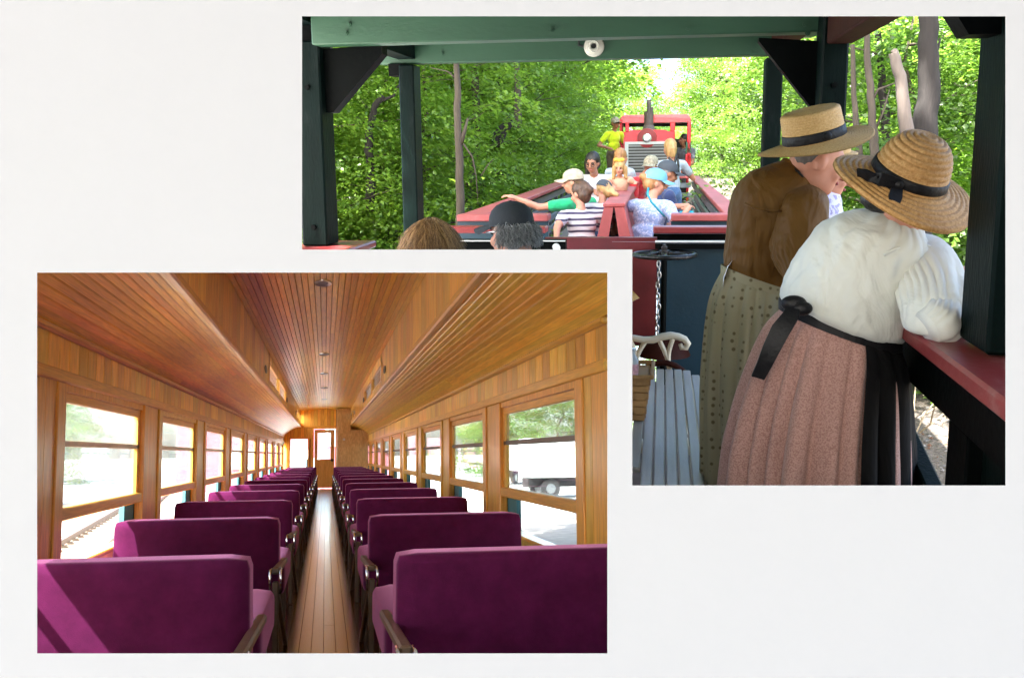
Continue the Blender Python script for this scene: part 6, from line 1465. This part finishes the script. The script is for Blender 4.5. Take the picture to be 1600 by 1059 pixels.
# --- second woman: brown blouse, olive dotted skirt
D2 = 3.75
base2 = Vector((at(1175, 640, D2).x, D2, DECK)); w2 = thing('person', 'woman in a brown blouse, olive dotted skirt and flat-crowned straw hat', 'person', W_WOODS, base2)
def q2(px, py, d=D2): return at(px, py, d) - base2
ws2 = q2(1192, 440)
rings = [(ws2, .14, .115, -.34, .003), (q2(1186, 480), .170, .15, -.22, .010), (q2(1180, 540), .178, .175, -.08, .014), (q2(1178, 620), .185, .195, 0, .018), (q2(1180, 758), .19, .21, 0, .022), (Vector((q2(1180, 800).x, 0, .02)), .21, .24, 0, .026)]
skirt(w2, rings, C_OLIVE, 'skirt', 24, seed=9)
MB().loft([[ws2 + Vector((math.cos(a) * .146 * k, math.sin(a) * .121 * k, -.34 * math.cos(a) * .146 + z)) for a in [2 * math.pi * j / 48 for j in range(48)]] for z, k in ((-.02, 1.0), (-.02, 1.03), (.012, 1.03), (.012, 1.0))], cap=False).build('waistband', C_OLIVE, w2, 40)
MB().loft([[q2(px, py, 3.72) + Vector((0, y, 0)) for y in (-.05, .05)] for px, py in ((1147, 398), (1136, 415), (1130, 432), (1128, 450))], cap=False, close=False).build('apron_edge', C_WHITE, w2, True)
garment(w2, [(q2(1190, 440), .135, .11, (.3, 0, .95), .003), (q2(1192, 424), .142, .125, (.25, 0, .97), .010), (q2(1194, 375), .128, .135, (.08, 0, 1), .013), (q2(1203, 325), .136, .14, (.12, .05, .98), .013), (q2(1218, 293), .128, .125, (.25, .1, .95), .008), (q2(1234, 272), .085, .085, (.35, .1, .9), .003), (q2(1243, 262), .058, .06, (.4, .1, .88), .001)], C_BROWN, 'blouse', 18, 11)
garment(w2, [(q2(1240, 296, 3.72), .06, .06, (.3, -.2, -.9), 0), (q2(1252, 312, 3.67), .085, .09, (.15, -.2, -1), .006), (q2(1252, 350, 3.63), .086, .09, (0, -.2, -1), .011), (q2(1248, 400, 3.58), .09, .09, (0, -.1, -1), .012), (q2(1262, 436, 3.5), .07, .07, (.1, 0, -1), .008), (q2(1266, 450, 3.5), .035, .035, (.2, 0, -1), 0)], C_BROWN, 'sleeve', 20, 14)
garment(w2, [(q2(1176, 312, 3.88), .06, .06, (0, .1, -1), .002), (q2(1172, 350, 3.92), .075, .075, (0, .1, -1), .010), (q2(1185, 395, 3.98), .06, .06, (.2, .1, -1), .006)], C_BROWN, 'sleeve', 12, 15, n=80)
MB().tube([q2(px, py, d_) for px, py, d_ in ((1164, 318, 3.60), (1180, 325, 3.585), (1205, 330, 3.585), (1228, 330, 3.60))], .004, 6).build('yoke_seam', C_BROWN, w2, True)
garment(w2, [(q2(1240, 270), .062, .062, (.4, .1, .88), 0), (q2(1244, 262), .060, .060, (.4, .1, .88), .001), (q2(1247, 257), .056, .056, (.4, .1, .88), 0)], C_BROWN, 'collar', 6, 16, n=60)
hc2 = q2(1277, 252, 3.72); Fm2 = Matrix.Rotation(R(-82), 3, 'Z') @ Matrix.Rotation(R(-16), 3, 'X')
blob(head_prims(hc2, Fm2, .98) + [('c', q2(1240, 290), hc2 + Vector((-.03, 0, -.03)), .056, .054, 0)], .0075, 3, [SK], 'head', w2); face(hc2, Fm2, .98, w2)
blob([('e', hc2 + Fm2 @ Vector((0, -.035, .03)), (.078, .07, .085), 0, Fm2)], .011, 3, [hair_mat('ash_brown_hair', (0.10, 0.085, 0.07))], 'hair', w2, lambda v: .003 * noise.noise(v * 120))
MB().tube([q2(1238, 262, 3.69), q2(1247, 268, 3.665), q2(1254, 276, 3.67), q2(1258, 284, 3.70)], .004, 8).build('neck_ribbon', M_RIB, w2, True)
hat2, MH2 = hat(w2, q2(1273, 219, 3.72), (-.22, -.13, .97), 0, .197, .103, .105, M_STRAW2, .0085, .0016, False, .012, wav=.010)
MB().lathe([(.108, .004), (.1095, .007), (.108, .034), (.106, .037), (.1, .037)], 64, MH2).build('hat_band', M_RIB, hat2, True)
MB().ell(MH2 @ Vector((.03, -.108, .021)), (.016, .006, .013)).build('band_bow', M_RIB, hat2, True)

# --- third woman, mostly hidden behind the second
D3 = 4.35
base3 = Vector((at(1285, 640, D3).x, D3, DECK)); w3 = thing('person', 'woman in a lavender print blouse and pale hat half hidden behind the brown blouse', 'person', W_WOODS, base3)
def q3(px, py, d=D3): return at(px, py, d) - base3
blob([('e', q3(1268, 350), (.13, .12, .15), 0), ('c', q3(1250, 310), q3(1285, 312), .06, .062, 0), ('c', q3(1290, 316), q3(1290, 370, 4.3), .062, .07, 0), ('c', q3(1290, 370, 4.3), q3(1320, 400, 4.2), .06, .04, 0)], .012, 5, [C_LAV], 'blouse', w3, fold_field(8, (0, 0, 1), .008, 12))
skirt(w3, [(q3(1266, 405), .14, .12, 0, .005), (q3(1262, 470), .18, .17, 0, .012), (Vector((q3(1262, 700).x, 0, .02)), .22, .22, 0, .02)], C_NAVY, 'skirt', 18, seed=12)
hc3 = q3(1290, 268, D3); Fm3 = Matrix.Rotation(R(-80), 3, 'Z') @ Matrix.Rotation(R(-12), 3, 'X')
blob(head_prims(hc3, Fm3, 1.0) + [('c', q3(1272, 308), hc3 + Vector((-.01, 0, -.04)), .052, .05, 0)], .009, 3, [SK], 'head', w3); face(hc3, Fm3, 1.0, w3)
hat(w3, q3(1290, 240, D3), (-.1, -.10, .97), 0, .125, .095, .06, M_STRAW2, .0085, .0016, False, .010)
